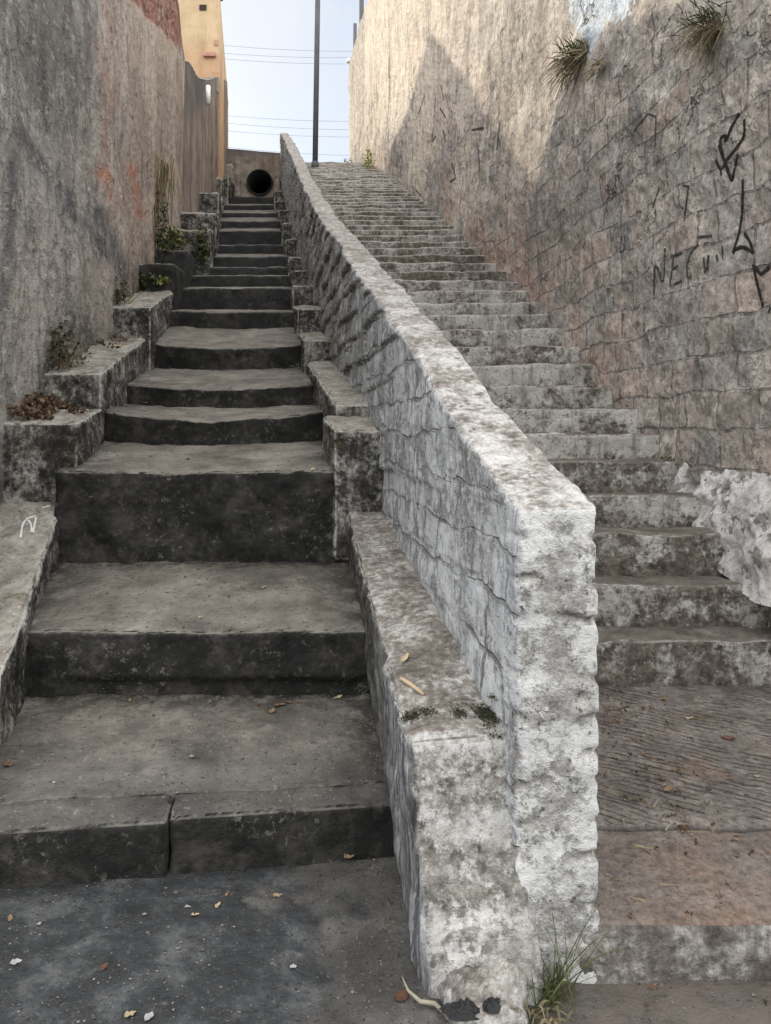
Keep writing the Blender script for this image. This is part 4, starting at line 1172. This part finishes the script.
M_spray2 = worn_spray('faded_spray_paint', (.035, .034, .033), (.085, .08, .076), .565)
def Z1(pts, x0=700, y0=100, s=4.648): return [(x0 + a / s, y0 + b / s) for a, b in pts]
def Z2(pts, x0=600, y0=100, s=4.45): return [(x0 + a / s, y0 + b / s) for a, b in pts]
ribbon_graffiti([Z1([(185, 60), (150, 120), (130, 170), (118, 195), (122, 165), (100, 170), (92, 205), (105, 255), (135, 340), (152, 380), (160, 330), (178, 250)]),
                 Z1([(207, 90), (210, 170), (170, 225), (120, 285)]), Z1([(75, 275), (85, 305), (98, 320), (100, 350)]), Z1([(105, 320), (120, 290)])], .024, M_spray, rwall, label='black spray-painted heart with an arrow')
ribbon_graffiti([Z1([(200, 368), (200, 470), (192, 590), (155, 712)]), Z1([(155, 712), (170, 690), (205, 680), (250, 712)]), Z1([(250, 712), (235, 660), (208, 618)])], .022, M_spray, rwall, label='black spray-painted stroke ending in a triangle')
ribbon_graffiti([Z1([(250, 765), (262, 830), (295, 960)]), Z1([(258, 775), (285, 810), (328, 775)]), Z1([(322, 990), (329, 960)])], .024, M_spray, rwall, label='black spray-painted letter cut by the frame')
ribbon_graffiti([Z2([(240, 870), (245, 700), (285, 845), (290, 660)]), Z2([(330, 690), (312, 830), (365, 805)]), Z2([(322, 755), (352, 735)]), Z2([(318, 695), (368, 680)]),
                 Z2([(440, 640), (395, 690), (385, 790), (410, 790)]), Z2([(440, 610), (500, 605)]), Z2([(462, 700), (470, 770), (485, 690)]), Z2([(485, 690), (480, 760)]), Z2([(520, 690), (525, 720)]), Z2([(545, 650), (548, 710)])],
                .020, M_spray2, rwall, label='faded black letters reading NEC and a trailing stroke')
ribbon_graffiti([Z2([(250, 70), (245, 215)]), Z2([(250, 75), (215, 60), (150, 140)]), Z2([(235, 480), (265, 390)]), Z2([(110, 600), (115, 660), (85, 690), (100, 600)]), Z2([(370, 380), (395, 385), (375, 540)])], .014, M_spray2, rwall, label='faded black scrawl on bare stone')
ribbon_graffiti([[(436, 92), (434, 118)], [(441, 85), (444, 100)], [(433, 130), (432, 142), (436, 136)], [(443, 130), (446, 142)], [(425, 95), (416, 120)], [(418, 178), (421, 196), (416, 190)], [(452, 163), (456, 178), (450, 182)], [(478, 145), (480, 172)], [(484, 128), (472, 130)], [(500, 122), (497, 150)], [(440, 108), (446, 118)], [(463, 190), (460, 205)]],
                .035, M_spray2, rwall, label='far illegible dark graffiti scribbles in the shadow')
M_chalk = mat_simple('white_paint_marks', (.5, .5, .48), (.66, .66, .64), 30, .9)
lk_slab = lk.children[0]
ribbon_graffiti([[(21, 536), (22, 526), (26, 519), (31, 523), (32, 533)], [(21, 535), (20, 538)], [(36, 518), (33, 533)], [(26, 519), (36, 516)], [(42, 508), (50, 506)]], .012, M_chalk, lk_slab, label='white painted mark on the sloping kerb')

# ------------------------------------------------------------------ plants
M_green = mat_leaf('weed_leaf', (.028, .036, .012), (.058, .072, .024), (.13, .135, .055))
M_yel = mat_leaf('yellow_green_weed_leaf', (.13, .15, .035), (.25, .27, .07), (.40, .38, .12))  # paler yellow-green weeds, at the stair top and on the left kerb
M_dry = mat_leaf('dry_grass', (.15, .12, .075), (.27, .225, .14), (.12, .105, .06))
M_dryleaf = mat_leaf('fallen_leaf', (.085, .042, .028), (.20, .13, .078), (.40, .33, .20))
M_heap = mat_leaf('rotting_leaf', (.035, .024, .017), (.10, .062, .042), (.20, .14, .095))

def blades(base, n, L, dirv, spread, droop, width, spots=.05, seed=0, nseg=5):
    r = np.random.default_rng(seed); V = []; Fc = []; T_ = []
    dirv = np.array(dirv, float); dirv /= np.linalg.norm(dirv)
    for i in range(n):
        p = np.array(base) + r.normal(0, spots, 3) * (1, 1, .4)
        d = dirv + r.normal(0, spread, 3); d /= np.linalg.norm(d)
        l = L * r.uniform(.35, 1.15); tint = r.uniform(0, 1); b0 = len(V)
        side = np.cross(d, r.normal(0, 1, 3)); side /= np.linalg.norm(side) + 1e-9
        dr = droop * r.uniform(.4, 1.4)
        w = width * r.uniform(.6, 1.3)
        for k in range(nseg + 1):
            t = k / nseg
            c = p + d * l * t + np.array([0, 0, -1]) * dr * l * t * t
            ww = w * (1 - t ** 1.6) + .0006
            V += [c - side * ww, c + side * ww]; T_ += [tint, tint]
        for k in range(nseg): Fc.append((b0 + 2 * k, b0 + 2 * k + 1, b0 + 2 * k + 3, b0 + 2 * k + 2))
    return V, Fc, T_

def leaves(center, n, rad, size, seed=0, squash=(1, 1, 1), outward=None):
    r = np.random.default_rng(seed); V = []; Fc = []; T_ = []
    for i in range(n):
        d = r.normal(0, 1, 3); d /= np.linalg.norm(d)
        p = np.array(center) + d * np.array(squash) * rad * r.uniform(.1, 1) ** .6
        nrm = r.normal(0, 1, 3) + (0, -.3, .9); nrm /= np.linalg.norm(nrm)
        t = np.cross(nrm, r.normal(0, 1, 3)); t /= np.linalg.norm(t); s_ = np.cross(nrm, t)
        sz = size * r.uniform(.5, 1.3); tint = r.uniform(0, 1); b0 = len(V)
        for (u, v_, h) in [(0, 0, 0), (.35, .28, .06), (.75, .22, .03), (1, 0, -.1), (.75, -.22, .03), (.35, -.28, .06)]:
            V.append(p + t * u * sz + s_ * v_ * sz + nrm * h * sz); T_.append(tint)
        Fc.append((b0, b0 + 1, b0 + 2, b0 + 3)); Fc.append((b0, b0 + 3, b0 + 4, b0 + 5))
    return V, Fc, T_

def plant(name, loc, parts, label, cat, group=None):
    root = empty(name, loc, label, cat, group)
    for (pn, (v, f, t), m) in parts: mesh_obj(pn, v, f, m, root, True, {'tint': t})
    return root

# tuft at the foot of the white post
g0, _ = drop(.405, 2.02, .5)
b1 = blades(g0 + (.02, .03, 0), 110, .12, (.15, -.15, 1), .55, .4, .0013, .024, 1)
b2 = blades(g0 + (.05, .03, .01), 34, .30, (.25, .1, 1), .34, .30, .0009, .02, 2, 8)
b3 = blades(g0 + (-.01, -.05, 0), 60, .09, (0, -.6, .8), .5, .6, .003, .03, 3)
plant('grass_tuft', g0, [('short_blades', b1, M_green), ('long_stalks', b2, M_green), ('dry_blades', b3, M_dry)], 'wiry green grass tuft growing at the foot of the white post', 'grass')
# hanging tufts on the right wall
h1, n1 = hit(583, 60)
a_ = blades(h1 + n1 * .03, 190, .30, (-.6, .30, .0), .55, .55, .0045, .07, 4)
b_ = blades(h1 + n1 * .04 + (.0, -.02, .05), 80, .22, (-.3, .0, .8), .5, .4, .005, .05, 5)
plant('wall_tuft', h1, [('dry_blades', a_, M_dry), ('green_blades', b_, M_green)], 'dry grass tuft with green top growing from the right wall below the blue-white paint', 'plant')
h2, n2 = hit(716, 42)
a_ = blades(h2 + n2 * .02 + (0, 0, .06), 260, .18, (-.6, .1, -.25), .65, .5, .0022, .05, 6)
b_ = blades(h2 + n2 * .04 + (0, 0, .12), 120, .16, (-.4, -.1, .3), .65, .5, .0025, .07, 7)
plant('wall_tuft', h2, [('dry_blades', a_, M_dry), ('green_blades', b_, M_green)], 'bushy drooping grass tuft at the top right corner of the stone wall', 'plant')
h3, n3 = hit(604, 66)
plant('wall_tuft', h3, [('dry_blades', blades(h3 + n3 * .02, 40, .16, (-.4, 0, -.2), .5, .5, .005, .04, 8), M_dry)], 'small dark dried tuft just right of the tuft under the blue-white paint', 'plant')
# yellow-green weeds at the top
h4, n4 = hit(371, 170)
plant('leafy_weed', h4, [('leaves', leaves(h4 + (-.06, -.1, .16), 170, .32, .075, 9, (.5, .6, 1.3)), M_yel)], 'bright yellow-green weed at the top of the steps against the sunlit wall', 'plant')
h4, n4 = hit(350, 163)
plant('leafy_weed', h4, [('leaves', leaves(h4 + (0, 0, .04), 50, .20, .055, 10, (1.2, .6, .6)), M_yel)], 'low yellow-green weed on the topmost step left of the taller weed', 'plant')
# left kerb weeds and the dead creeper
def weed(px, py, n, rad, size, mat, lab, seed, sq=(1, 1, .6), lift=.05):
    h, nn = hit(px, py)
    plant('leafy_weed', h, [('leaves', leaves(h + (0, -.05, lift), n, rad, size, seed, sq), mat)], lab, 'plant')
weed(168, 250, 160, .24, .075, M_green, 'green weed clump at the foot of the dead creeper', 11, (1, .7, .8), .12)
weed(175, 243, 120, .20, .07, M_yel, 'light green weed on the kerb just above the dark blocks', 12, (1, .7, .8), .08)
weed(146, 283, 130, .18, .06, M_green, 'low green weed on the kerb below the dark blocks', 13, (1.3, .7, .45), .03)
weed(203, 246, 120, .26, .08, M_green, 'weed patch on the rough kerb left of the upper spillway steps', 14, (.6, .7, 1.2), .05)
weed(165, 283, 50, .12, .045, M_yel, 'tiny pale weed on the kerb edge beside the dark blocks', 15, (1, .6, .4), .02)
h5, n5 = hit(156, 225)
cr1 = leaves(h5 + (.07, -.05, -.05), 330, .62, .055, 16, (.20, .30, 1.0))
cr2 = blades(h5 + (.08, 0, .9), 60, 1.3, (.02, -.1, -1), .12, .05, .010, .10, 17)
plant('dead_creeper', h5, [('leaves', cr1, mat_leaf('dead_creeper_leaf', (.035, .030, .02), (.075, .065, .045), (.15, .13, .095))), ('stems', cr2, M_dry)], 'dead dark creeper hanging down the left wall above the kerb', 'plant')
for (yy_, off_, n_, r_, sd_, lab) in [(5.62, .06, 170, .20, 41, 'dark withered weed against the rendered wall above the leaf heap'), (7.75, .07, 90, .14, 42, 'withered weed at the back of the third left kerb ledge')]:
    hh, nn = drop(float(lwall_x(yy_)) + off_, yy_, 4.5)
    plant('withered_weed', hh, [('leaves', leaves(hh + (0, 0, r_ * .7), n_, r_, .045, sd_, (.55, .8, 1.1)), mat_leaf('withered_leaf', (.03, .03, .018), (.06, .055, .032), (.12, .105, .065))),
                                ('stems', blades(hh, 22, r_ * 1.9, (.15, -.1, 1), .35, .3, .003, .05, sd_ + 3), M_dry)], lab, 'plant')
# moss on the sloped slab
mz = []
mr_ = random.Random(3)
for k in range(34):
    px = mr_.uniform(406, 497); py = 714 + mr_.gauss(0, 4) - (px - 450) * .05
    if k > 26: px, py = mr_.uniform(484, 497), mr_.uniform(712, 748)
    h, nn = hit(px, py)
    mz.append(leaves(h + nn * .003, mr_.randint(30, 80), mr_.uniform(.018, .035), .007, 700 + k, (1, 1, .3)))
V = []; Fc = []; T_ = []
for (v, f, t) in mz:
    b0 = len(V); V += v; T_ += t; Fc += [tuple(b0 + i for i in q) for q in f]
o = mesh_obj('moss', V, Fc, mat_leaf('moss_green', (.018, .019, .012), (.036, .04, .02), (.075, .07, .045)), None, True, {'tint': T_})
setp(o, 'dark moss growing across the sloped kerb slab against the white post', 'moss', kind='stuff')
# thin weed in front of right-side steps edge
h, nn = hit(664, 461)
plant('leafy_weed', h, [('leaves', leaves(h + (0, 0, .01), 60, .06, .02, 24, (1.4, .6, .5)), M_green)], 'tiny green weed at the step end above the whitewashed rubble', 'plant')

# ------------------------------------------------------------------ litter
def leaf_mesh(L, W, curl, seed):
    r = np.random.default_rng(seed); V = []; Fc = []
    n = 8
    for i in range(n + 1):
        t = i / n; w = W * math.sin(math.pi * min(1, t * .96 + .02)) ** .8 * (1 - .25 * t)
        zc = curl * L * (4 * (t - .5) ** 2) * .5
        for q in (-1, -.5, 0, .5, 1):
            V.append(((t - .5) * L, q * w * .5, zc + abs(q) * w * .22 + .002 * r.normal() * abs(q)))
    for i in range(n):
        for q in range(4): Fc.append((i * 5 + q, i * 5 + q + 1, (i + 1) * 5 + q + 1, (i + 1) * 5 + q))
    return V, Fc
def put(px, py, L, W, ang, tint, label, seed, name='fallen_leaf', mat=None, cat='leaf', tilt=0.0, curl=.25, group='fallen leaves'):
    h, nn = hit(px, py)
    V, Fc = leaf_mesh(L, W, curl, seed); V = np.array(V)
    ca, sa = math.cos(ang), math.sin(ang)
    R = np.array([[ca, -sa, 0], [sa, ca, 0], [0, 0, 1]])
    V = V @ R.T
    if nn[2] < .5: nn = np.array([0, -.2, 1.0])
    q = Vector((0, 0, 1)).rotation_difference(Vector(nn)).to_matrix()
    V = V @ np.array(q).T
    V = V - np.array([0, 0, V[:, 2].min() * .8 - .001]) + h
    if tilt:
        V = V
    root = mesh_obj(name, V - h, Fc, mat or M_dryleaf, None, True, {'tint': np.full(len(V), tint)})
    root.location = tuple(h)
    return setp(root, label, cat, group)
spots = [(280, 706, .055, .035, .4, .35, 'brown crumpled leaf on the lower spillway tread below the second riser'),
         (272, 712, .05, .03, 1.4, .55, 'tan leaf beside the brown crumpled leaf below the second spillway riser'),
         (288, 703, .045, .03, 2.5, .2, 'dark brown leaf right of the crumpled leaves below the second spillway riser'),
         (130, 701, .04, .015, .1, .6, 'thin tan leaf scrap at the foot of the second spillway riser, left of centre'),
         (8, 766, .05, .03, .8, .15, 'reddish orange leaf at the left edge of the lower spillway tread'),
         (218, 906, .028, .016, 1.3, 1.0, 'pale yellow leaf on the dark asphalt, right one of the trio'),
         (195, 916, .026, .016, .2, .95, 'cream leaf on the dark asphalt, lowest of the trio'),
         (277, 897, .032, .016, .3, .7, 'tan leaf on the asphalt below the middle of the first kerb'),
         (130, 1016, .034, .024, .9, .9, 'yellow leaf at the bottom edge of the photo'),
         (104, 968, .034, .022, 1.2, .05, 'dark brown leaf on the dark asphalt near the bottom left'),
         (402, 998, .04, .04, .6, .0, 'dark red-brown leaf on the asphalt beside the curl of bark'),
         (10, 919, .03, .016, 2.0, .5, 'brown leaf at the left edge of the asphalt'),
         (664, 700, .05, .03, .4, .5, 'tan leaf on the scored pavement near the bottom step'),
         (689, 719, .04, .018, .1, .98, 'pale leaf in the middle of the scored pavement'),
         (728, 739, .06, .03, 2.6, .1, 'reddish leaf on the scored pavement at the right'),
         (652, 708, .035, .02, 1.9, .3, 'small brown leaf on the scored pavement near the white post'),
         (668, 790, .05, .025, .7, .45, 'brown curled leaf on the pavement in the line of straw'),
         (646, 757, .05, .02, 2.3, .25, 'brown leaf lying in straw near the white post'),
         (611, 722, .035, .02, 1.0, .35, 'brown leaf close against the right side of the white post'),
         (757, 777, .02, .014, .2, .9, 'tiny pale leaf at the far right of the pavement'),
         (150, 404, .10, .04, .2, .5, 'tan leaf on the left end of the fifth spillway step'),
         (117, 347, .13, .05, .5, .95, 'pale curled leaf on the left kerb ledge'),
         (313, 470, .03, .02, .3, .9, 'cream leaf on the mossy nose of the third spillway step'),
         (263, 588, .045, .02, .5, .85, 'pale leaf scrap at the back right of the second spillway tread'),
         (338, 698, .045, .02, .6, .98, 'whitish leaf in the right corner below the second spillway riser'),
         (305, 622, .03, .015, .2, .7, 'small tan leaf near the nose of the second spillway step'),
         (200, 618, .02, .012, .2, .9, 'tiny pale leaf near the middle of the second spillway tread'),
         (350, 856, .05, .04, .8, .6, 'yellowish dried weed scrap at the right foot of the first kerb')]
for k, (px, py, L, W, an, ti, lab) in enumerate(spots): put(px, py, L, W, an, ti, lab, 400 + k)
# white scraps
M_paper = mat_simple('white_scrap', (.25, .25, .245), (.36, .36, .345), 30, .8)
for k, (px, py, L, W, an, lab) in enumerate([(188, 908, .02, .009, .1, 'small white cigarette end on the asphalt above the trio of leaves'), (149, 1018, .034, .026, 1.3, 'white paper scrap at the bottom edge beside the yellow leaf'),
                                            (16, 963, .032, .024, .4, 'crumpled white scrap on the asphalt at the left'), (54, 783, .016, .012, .3, 'tiny white scrap on the first kerb tread, left'), (293, 968, .02, .016, .3, 'white stone chip on the asphalt near the grey border'), (39, 925, .016, .01, .3, 'tiny pale chip at the left of the dark asphalt')]):
    put(px, py, L, W, an, .5, lab, 450 + k, 'litter_scrap', M_paper, 'litter', curl=.12, group='white litter scraps')
# two dry husks on the sloped slab
M_husk = mat_simple('straw_husk', (.36, .27, .16), (.55, .44, .29), 20, .8)
put(405, 660, .075, .022, 1.25, .5, 'tan husk standing on the sloped kerb slab beside the white wall', 470, 'dry_husk', M_husk, 'husk', curl=.1, group='husks on the kerb slab')
h, nn = hit(401, 681); h2_, _ = hit(424, 697)
v, f = tube([h + nn * .01, (h + h2_) / 2 + nn * .014, h2_ + nn * .01], [.006, .007, .005], 8)
o = mesh_obj('stick', v, f, M_husk); setp(o, 'short pale stick lying on the sloped kerb slab below the husk', 'stick')
# curl of bark at the kerb foot
pts = []
for (px, py, up_) in [(402, 983, .025), (408, 992, .014), (420, 1001, .010), (434, 1003, .010), (446, 1002, .012)]:
    hh, nn = hit(px, py); pts.append(hh * (1, 1, 0) + (0, -.02, max(hh[2], 0) * 0 + up_))
v, f = tube(pts, [.0015, .0035, .0055, .006, .004], 10)
o = mesh_obj('bark_curl', v, f, mat_simple('pale_bark', (.20, .18, .135), (.34, .31, .245), 25, .85, .003)); setp(o, 'pale curl of bark lying at the front foot of the sloped kerb', 'bark')
# black plastic scraps
M_blackp = mat_simple('black_plastic', (.010, .010, .011), (.022, .022, .024), 12, .55, .0, .25)
def crumple(px, py, rx, ry, hgt, seed, label):
    hh, nn = hit(px, py); n = 26
    U, Vv = np.meshgrid(np.linspace(-1, 1, n), np.linspace(-1, 1, n), indexing='ij')
    rr = np.sqrt(U ** 2 + Vv ** 2); k = np.where(rr > 1, 1 / np.maximum(rr, 1e-6) ** .6, 1)
    x = hh[0] + U * rx * k * (1 + .3 * fbm(U * 2, Vv * 2, 0, 2, seed)); y = hh[1] + Vv * ry * k
    z = hh[2] + .004 + hgt * np.clip(1 - rr, 0, 1) ** .6 * (.6 + .8 * np.abs(fbm(U * 2.6, Vv * 2.6, 0, 4, seed + 1)))
    o = mesh_obj('plastic_scrap', np.stack([x, y, z], -1).reshape(-1, 3), grid_faces(n, n), M_blackp, None, True)
    setp(o, label, 'litter', 'black plastic scraps')
crumple(462, 1014, .045, .03, .03, 5, 'crumpled black plastic bag scrap at the broken kerb foot, left piece')
crumple(493, 1008, .03, .025, .02, 9, 'smaller black plastic scrap beside the grass tuft')
# straw along the post side of the pavement
V = []; Fc = []; T_ = []
for k in range(60):
    px = random.uniform(602, 690); py = random.uniform(700, 905)
    if abs((px - 600) - (py - 690) * .45) > 45 and random.random() < .8: continue
    hh, nn = hit(px, py)
    if hh[2] > .4: continue
    v, f, t = blades(hh + (0, 0, .006), 1, random.uniform(.04, .12), (random.uniform(-1, 1), random.uniform(-1, 1), .03), .05, .0, .0018, .0, 500 + k, 3)
    b0 = len(V); V += v; T_ += t; Fc += [tuple(b0 + i for i in q) for q in f]
o = mesh_obj('straw', V, Fc, M_dry, None, True, {'tint': T_}); setp(o, 'loose dry straw scattered along the white post on the pavement', 'straw', kind='stuff')
V = []; Fc = []; T_ = []
cr = random.Random(9)
for k in range(150):
    t = cr.random(); px = 603 + 85 * t + cr.gauss(0, 9 + 14 * t); py = 695 + 140 * t + cr.gauss(0, 10)
    if k > 105: px, py = cr.uniform(602, 768), cr.uniform(690, 1015)
    if px < 601 or px > 770: continue
    hh, nn = hit(px, py)
    if hh[2] > .4 or nn[2] < .6: continue
    v, f, t_ = leaves(hh + (0, 0, .004), cr.randint(1, 5), .016, .016, 900 + k, (1, 1, .12))
    b0 = len(V); V += v; T_ += t_; Fc += [tuple(b0 + i for i in q) for q in f]
for k in range(90):
    px, py = cr.choice([(cr.uniform(0, 385), cr.uniform(866, 905)), (cr.uniform(20, 360), cr.uniform(694, 720)), (cr.uniform(75, 340), cr.uniform(562, 585)), (cr.uniform(300, 410), cr.uniform(860, 1000)), (cr.uniform(90, 320), cr.uniform(445, 462))])
    hh, nn = hit(px, py)
    if nn[2] < .6: continue
    v, f, t_ = leaves(hh + (0, 0, .004), cr.randint(1, 4), .018, .013, 1100 + k, (1, 1, .12))
    b0 = len(V); V += v; T_ += t_; Fc += [tuple(b0 + i for i in q) for q in f]
o = mesh_obj('leaf_crumbs', V, Fc, M_heap, None, True, {'tint': T_}); setp(o, 'brown crumbs of broken leaves gathered in the corners of treads and pavement', 'leaf litter', kind='stuff')
# pile of dry leaves on the left kerb
V = []; Fc = []; T_ = []
lr = random.Random(5)
for k in range(46):
    t = lr.random()
    yy_ = 4.68 + .68 * t if k < 30 else 5.5 + 2.0 * lr.random() ** 1.5
    off_ = abs(lr.gauss(0, .10 if k < 30 else .07)) + .02
    gx = float(lwall_x(yy_)) + off_
    hh, nn = drop(gx, yy_, 4.0 if yy_ < 9 else 6)
    if nn[2] < .5: continue
    pile = max(0, .16 - off_ * .8) * (1 if k < 30 else .5)
    v, f, t_ = leaves(hh + (0, 0, .012 + pile * .5), 34 if k < 30 else 16, .07, .034, 600 + k, (1, 1, .3 + pile * 3))
    b0 = len(V); V += v; T_ += t_; Fc += [tuple(b0 + i for i in q) for q in f]
o = mesh_obj('leaf_litter', V, Fc, M_heap, None, True, {'tint': T_}); setp(o, 'heap of dry brown leaves on the left kerb against the rendered wall', 'leaf litter', kind='stuff')
# grit: many tiny stones on ground and treads
ico = [(0, 0, 1), (.9, 0, .2), (.28, .85, .25), (-.72, .52, .2), (-.72, -.52, .25), (.28, -.85, .2), (0, 0, -.6)]
icf = [(0, 1, 2), (0, 2, 3), (0, 3, 4), (0, 4, 5), (0, 5, 1), (6, 2, 1), (6, 3, 2), (6, 4, 3), (6, 5, 4), (6, 1, 5)]
V = []; Fc = []; T_ = []
for k in range(1100):
    zone = random.random()
    if zone < .45: px, py = random.uniform(0, 420), random.uniform(865, 1023)
    elif zone < .62: px, py = random.uniform(0, 385), random.uniform(690, 815)
    elif zone < .72: px, py = random.uniform(60, 350), random.uniform(565, 630)
    elif zone < .9: px, py = random.uniform(600, 770), random.uniform(690, 1020)
    else: px, py = random.uniform(90, 330), random.uniform(410, 470)
    hh, nn = hit(px, py)
    if nn[2] < .7: continue
    sz = random.uniform(.0015, .0045) * (1.0 if hh[1] < 3 else 1.5) * (2.0 if random.random() < .04 else 1)
    b0 = len(V); t = random.random()
    for p in ico: V.append(hh + np.array(p) * sz * np.array([random.uniform(.7, 1.4), random.uniform(.7, 1.4), .7]) + (0, 0, sz * .3)); T_.append(t)
    Fc += [tuple(b0 + i for i in q) for q in icf]
o = mesh_obj('grit', V, Fc, mat_leaf('grit_stone', (.03, .028, .026), (.10, .092, .082), (.22, .205, .185)), None, False, {'tint': T_}); setp(o, 'loose grit and crumbs scattered on the ground and treads', 'grit', kind='stuff')

# ------------------------------------------------------------------ light, sky, camera
SUN_TO = Vector((-5.36, 7.1, 4.73)).normalized()
el = math.asin(SUN_TO.z); rot = math.atan2(SUN_TO.x, SUN_TO.y)
sd = bpy.data.lights.new('sun', 'SUN'); sd.energy = 5.0; sd.angle = math.radians(.6); sd.color = (1, .88, .70)
so = bpy.data.objects.new('sun', sd); COL.objects.link(so)
so.rotation_euler = (-SUN_TO).to_track_quat('-Z', 'Y').to_euler(); so.location = (-20, 30, 30)

wd = bpy.data.worlds.new('World'); scene.world = wd; wd.use_nodes = True
nt = wd.node_tree; nt.nodes.clear()
out = nt.nodes.new('ShaderNodeOutputWorld'); bg = nt.nodes.new('ShaderNodeBackground'); nt.links.new(bg.outputs[0], out.inputs[0])
sky = nt.nodes.new('ShaderNodeTexSky'); sky.sky_type = 'NISHITA'; sky.sun_disc = False
sky.sun_elevation = el; sky.sun_rotation = rot; sky.air_density = 1.0; sky.dust_density = 1.2; sky.ozone_density = 1.2
SKY_STRENGTH = .15
bg.inputs[1].default_value = SKY_STRENGTH
# thin white clouds
tc = nt.nodes.new('ShaderNodeTexCoord'); nz = nt.nodes.new('ShaderNodeTexNoise'); nz.inputs['Scale'].default_value = 3.2; nz.inputs['Detail'].default_value = 7; nz.inputs['Roughness'].default_value = .55
nt.links.new(tc.outputs['Generated'], nz.inputs['Vector'])
mr = nt.nodes.new('ShaderNodeMapRange'); mr.inputs[1].default_value = .42; mr.inputs[2].default_value = .68; mr.inputs[3].default_value = .35; mr.inputs[4].default_value = .95
nt.links.new(nz.outputs['Fac'], mr.inputs[0])
mx = nt.nodes.new('ShaderNodeMix'); mx.data_type = 'RGBA'
nt.links.new(mr.outputs[0], mx.inputs[0]); nt.links.new(sky.outputs[0], mx.inputs[6]); mx.inputs[7].default_value = (6.1, 6.3, 6.5, 1)
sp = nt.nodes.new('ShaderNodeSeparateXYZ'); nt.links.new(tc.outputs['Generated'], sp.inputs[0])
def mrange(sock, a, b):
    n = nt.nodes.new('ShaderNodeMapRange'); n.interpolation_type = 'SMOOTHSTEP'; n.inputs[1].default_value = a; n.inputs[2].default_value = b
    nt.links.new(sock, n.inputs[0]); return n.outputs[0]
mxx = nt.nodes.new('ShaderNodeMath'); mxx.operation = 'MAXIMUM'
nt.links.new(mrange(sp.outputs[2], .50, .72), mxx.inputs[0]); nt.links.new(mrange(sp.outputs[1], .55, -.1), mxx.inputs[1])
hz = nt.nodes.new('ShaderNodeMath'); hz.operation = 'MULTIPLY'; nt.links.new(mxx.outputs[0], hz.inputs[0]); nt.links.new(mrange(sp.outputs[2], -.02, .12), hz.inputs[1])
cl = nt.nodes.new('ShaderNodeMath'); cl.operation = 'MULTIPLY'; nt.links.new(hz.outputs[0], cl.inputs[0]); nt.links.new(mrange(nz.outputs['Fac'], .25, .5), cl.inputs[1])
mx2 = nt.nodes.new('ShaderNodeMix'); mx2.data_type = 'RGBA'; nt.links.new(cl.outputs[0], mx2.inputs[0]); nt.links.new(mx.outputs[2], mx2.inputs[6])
mx2.inputs[7].default_value = (18.0, 18.0, 17.9, 1)  # extra-bright unseen cloud cover overhead and behind, added to brighten the shaded alley
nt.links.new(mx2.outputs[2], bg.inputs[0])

cd = bpy.data.cameras.new('camera'); cam = bpy.data.objects.new('camera', cd); COL.objects.link(cam)
cam.location = (0, 0, EYE); cam.rotation_euler = (math.radians(90), 0, 0)
cd.sensor_fit = 'VERTICAL'; cd.sensor_height = 24; cd.sensor_width = 24; cd.lens = 24 * F / 1024
cd.shift_y = -(512 - HY) / 1024; cd.shift_x = 0
cd.clip_start = .05; cd.clip_end = 8000
scene.camera = cam
scene.view_settings.view_transform = 'Standard'; scene.view_settings.look = 'None'; scene.view_settings.exposure = 0; scene.view_settings.gamma = 1
scene.render.engine = 'CYCLES'
scene.cycles.max_bounces = 5; scene.cycles.diffuse_bounces = 4; scene.cycles.glossy_bounces = 2
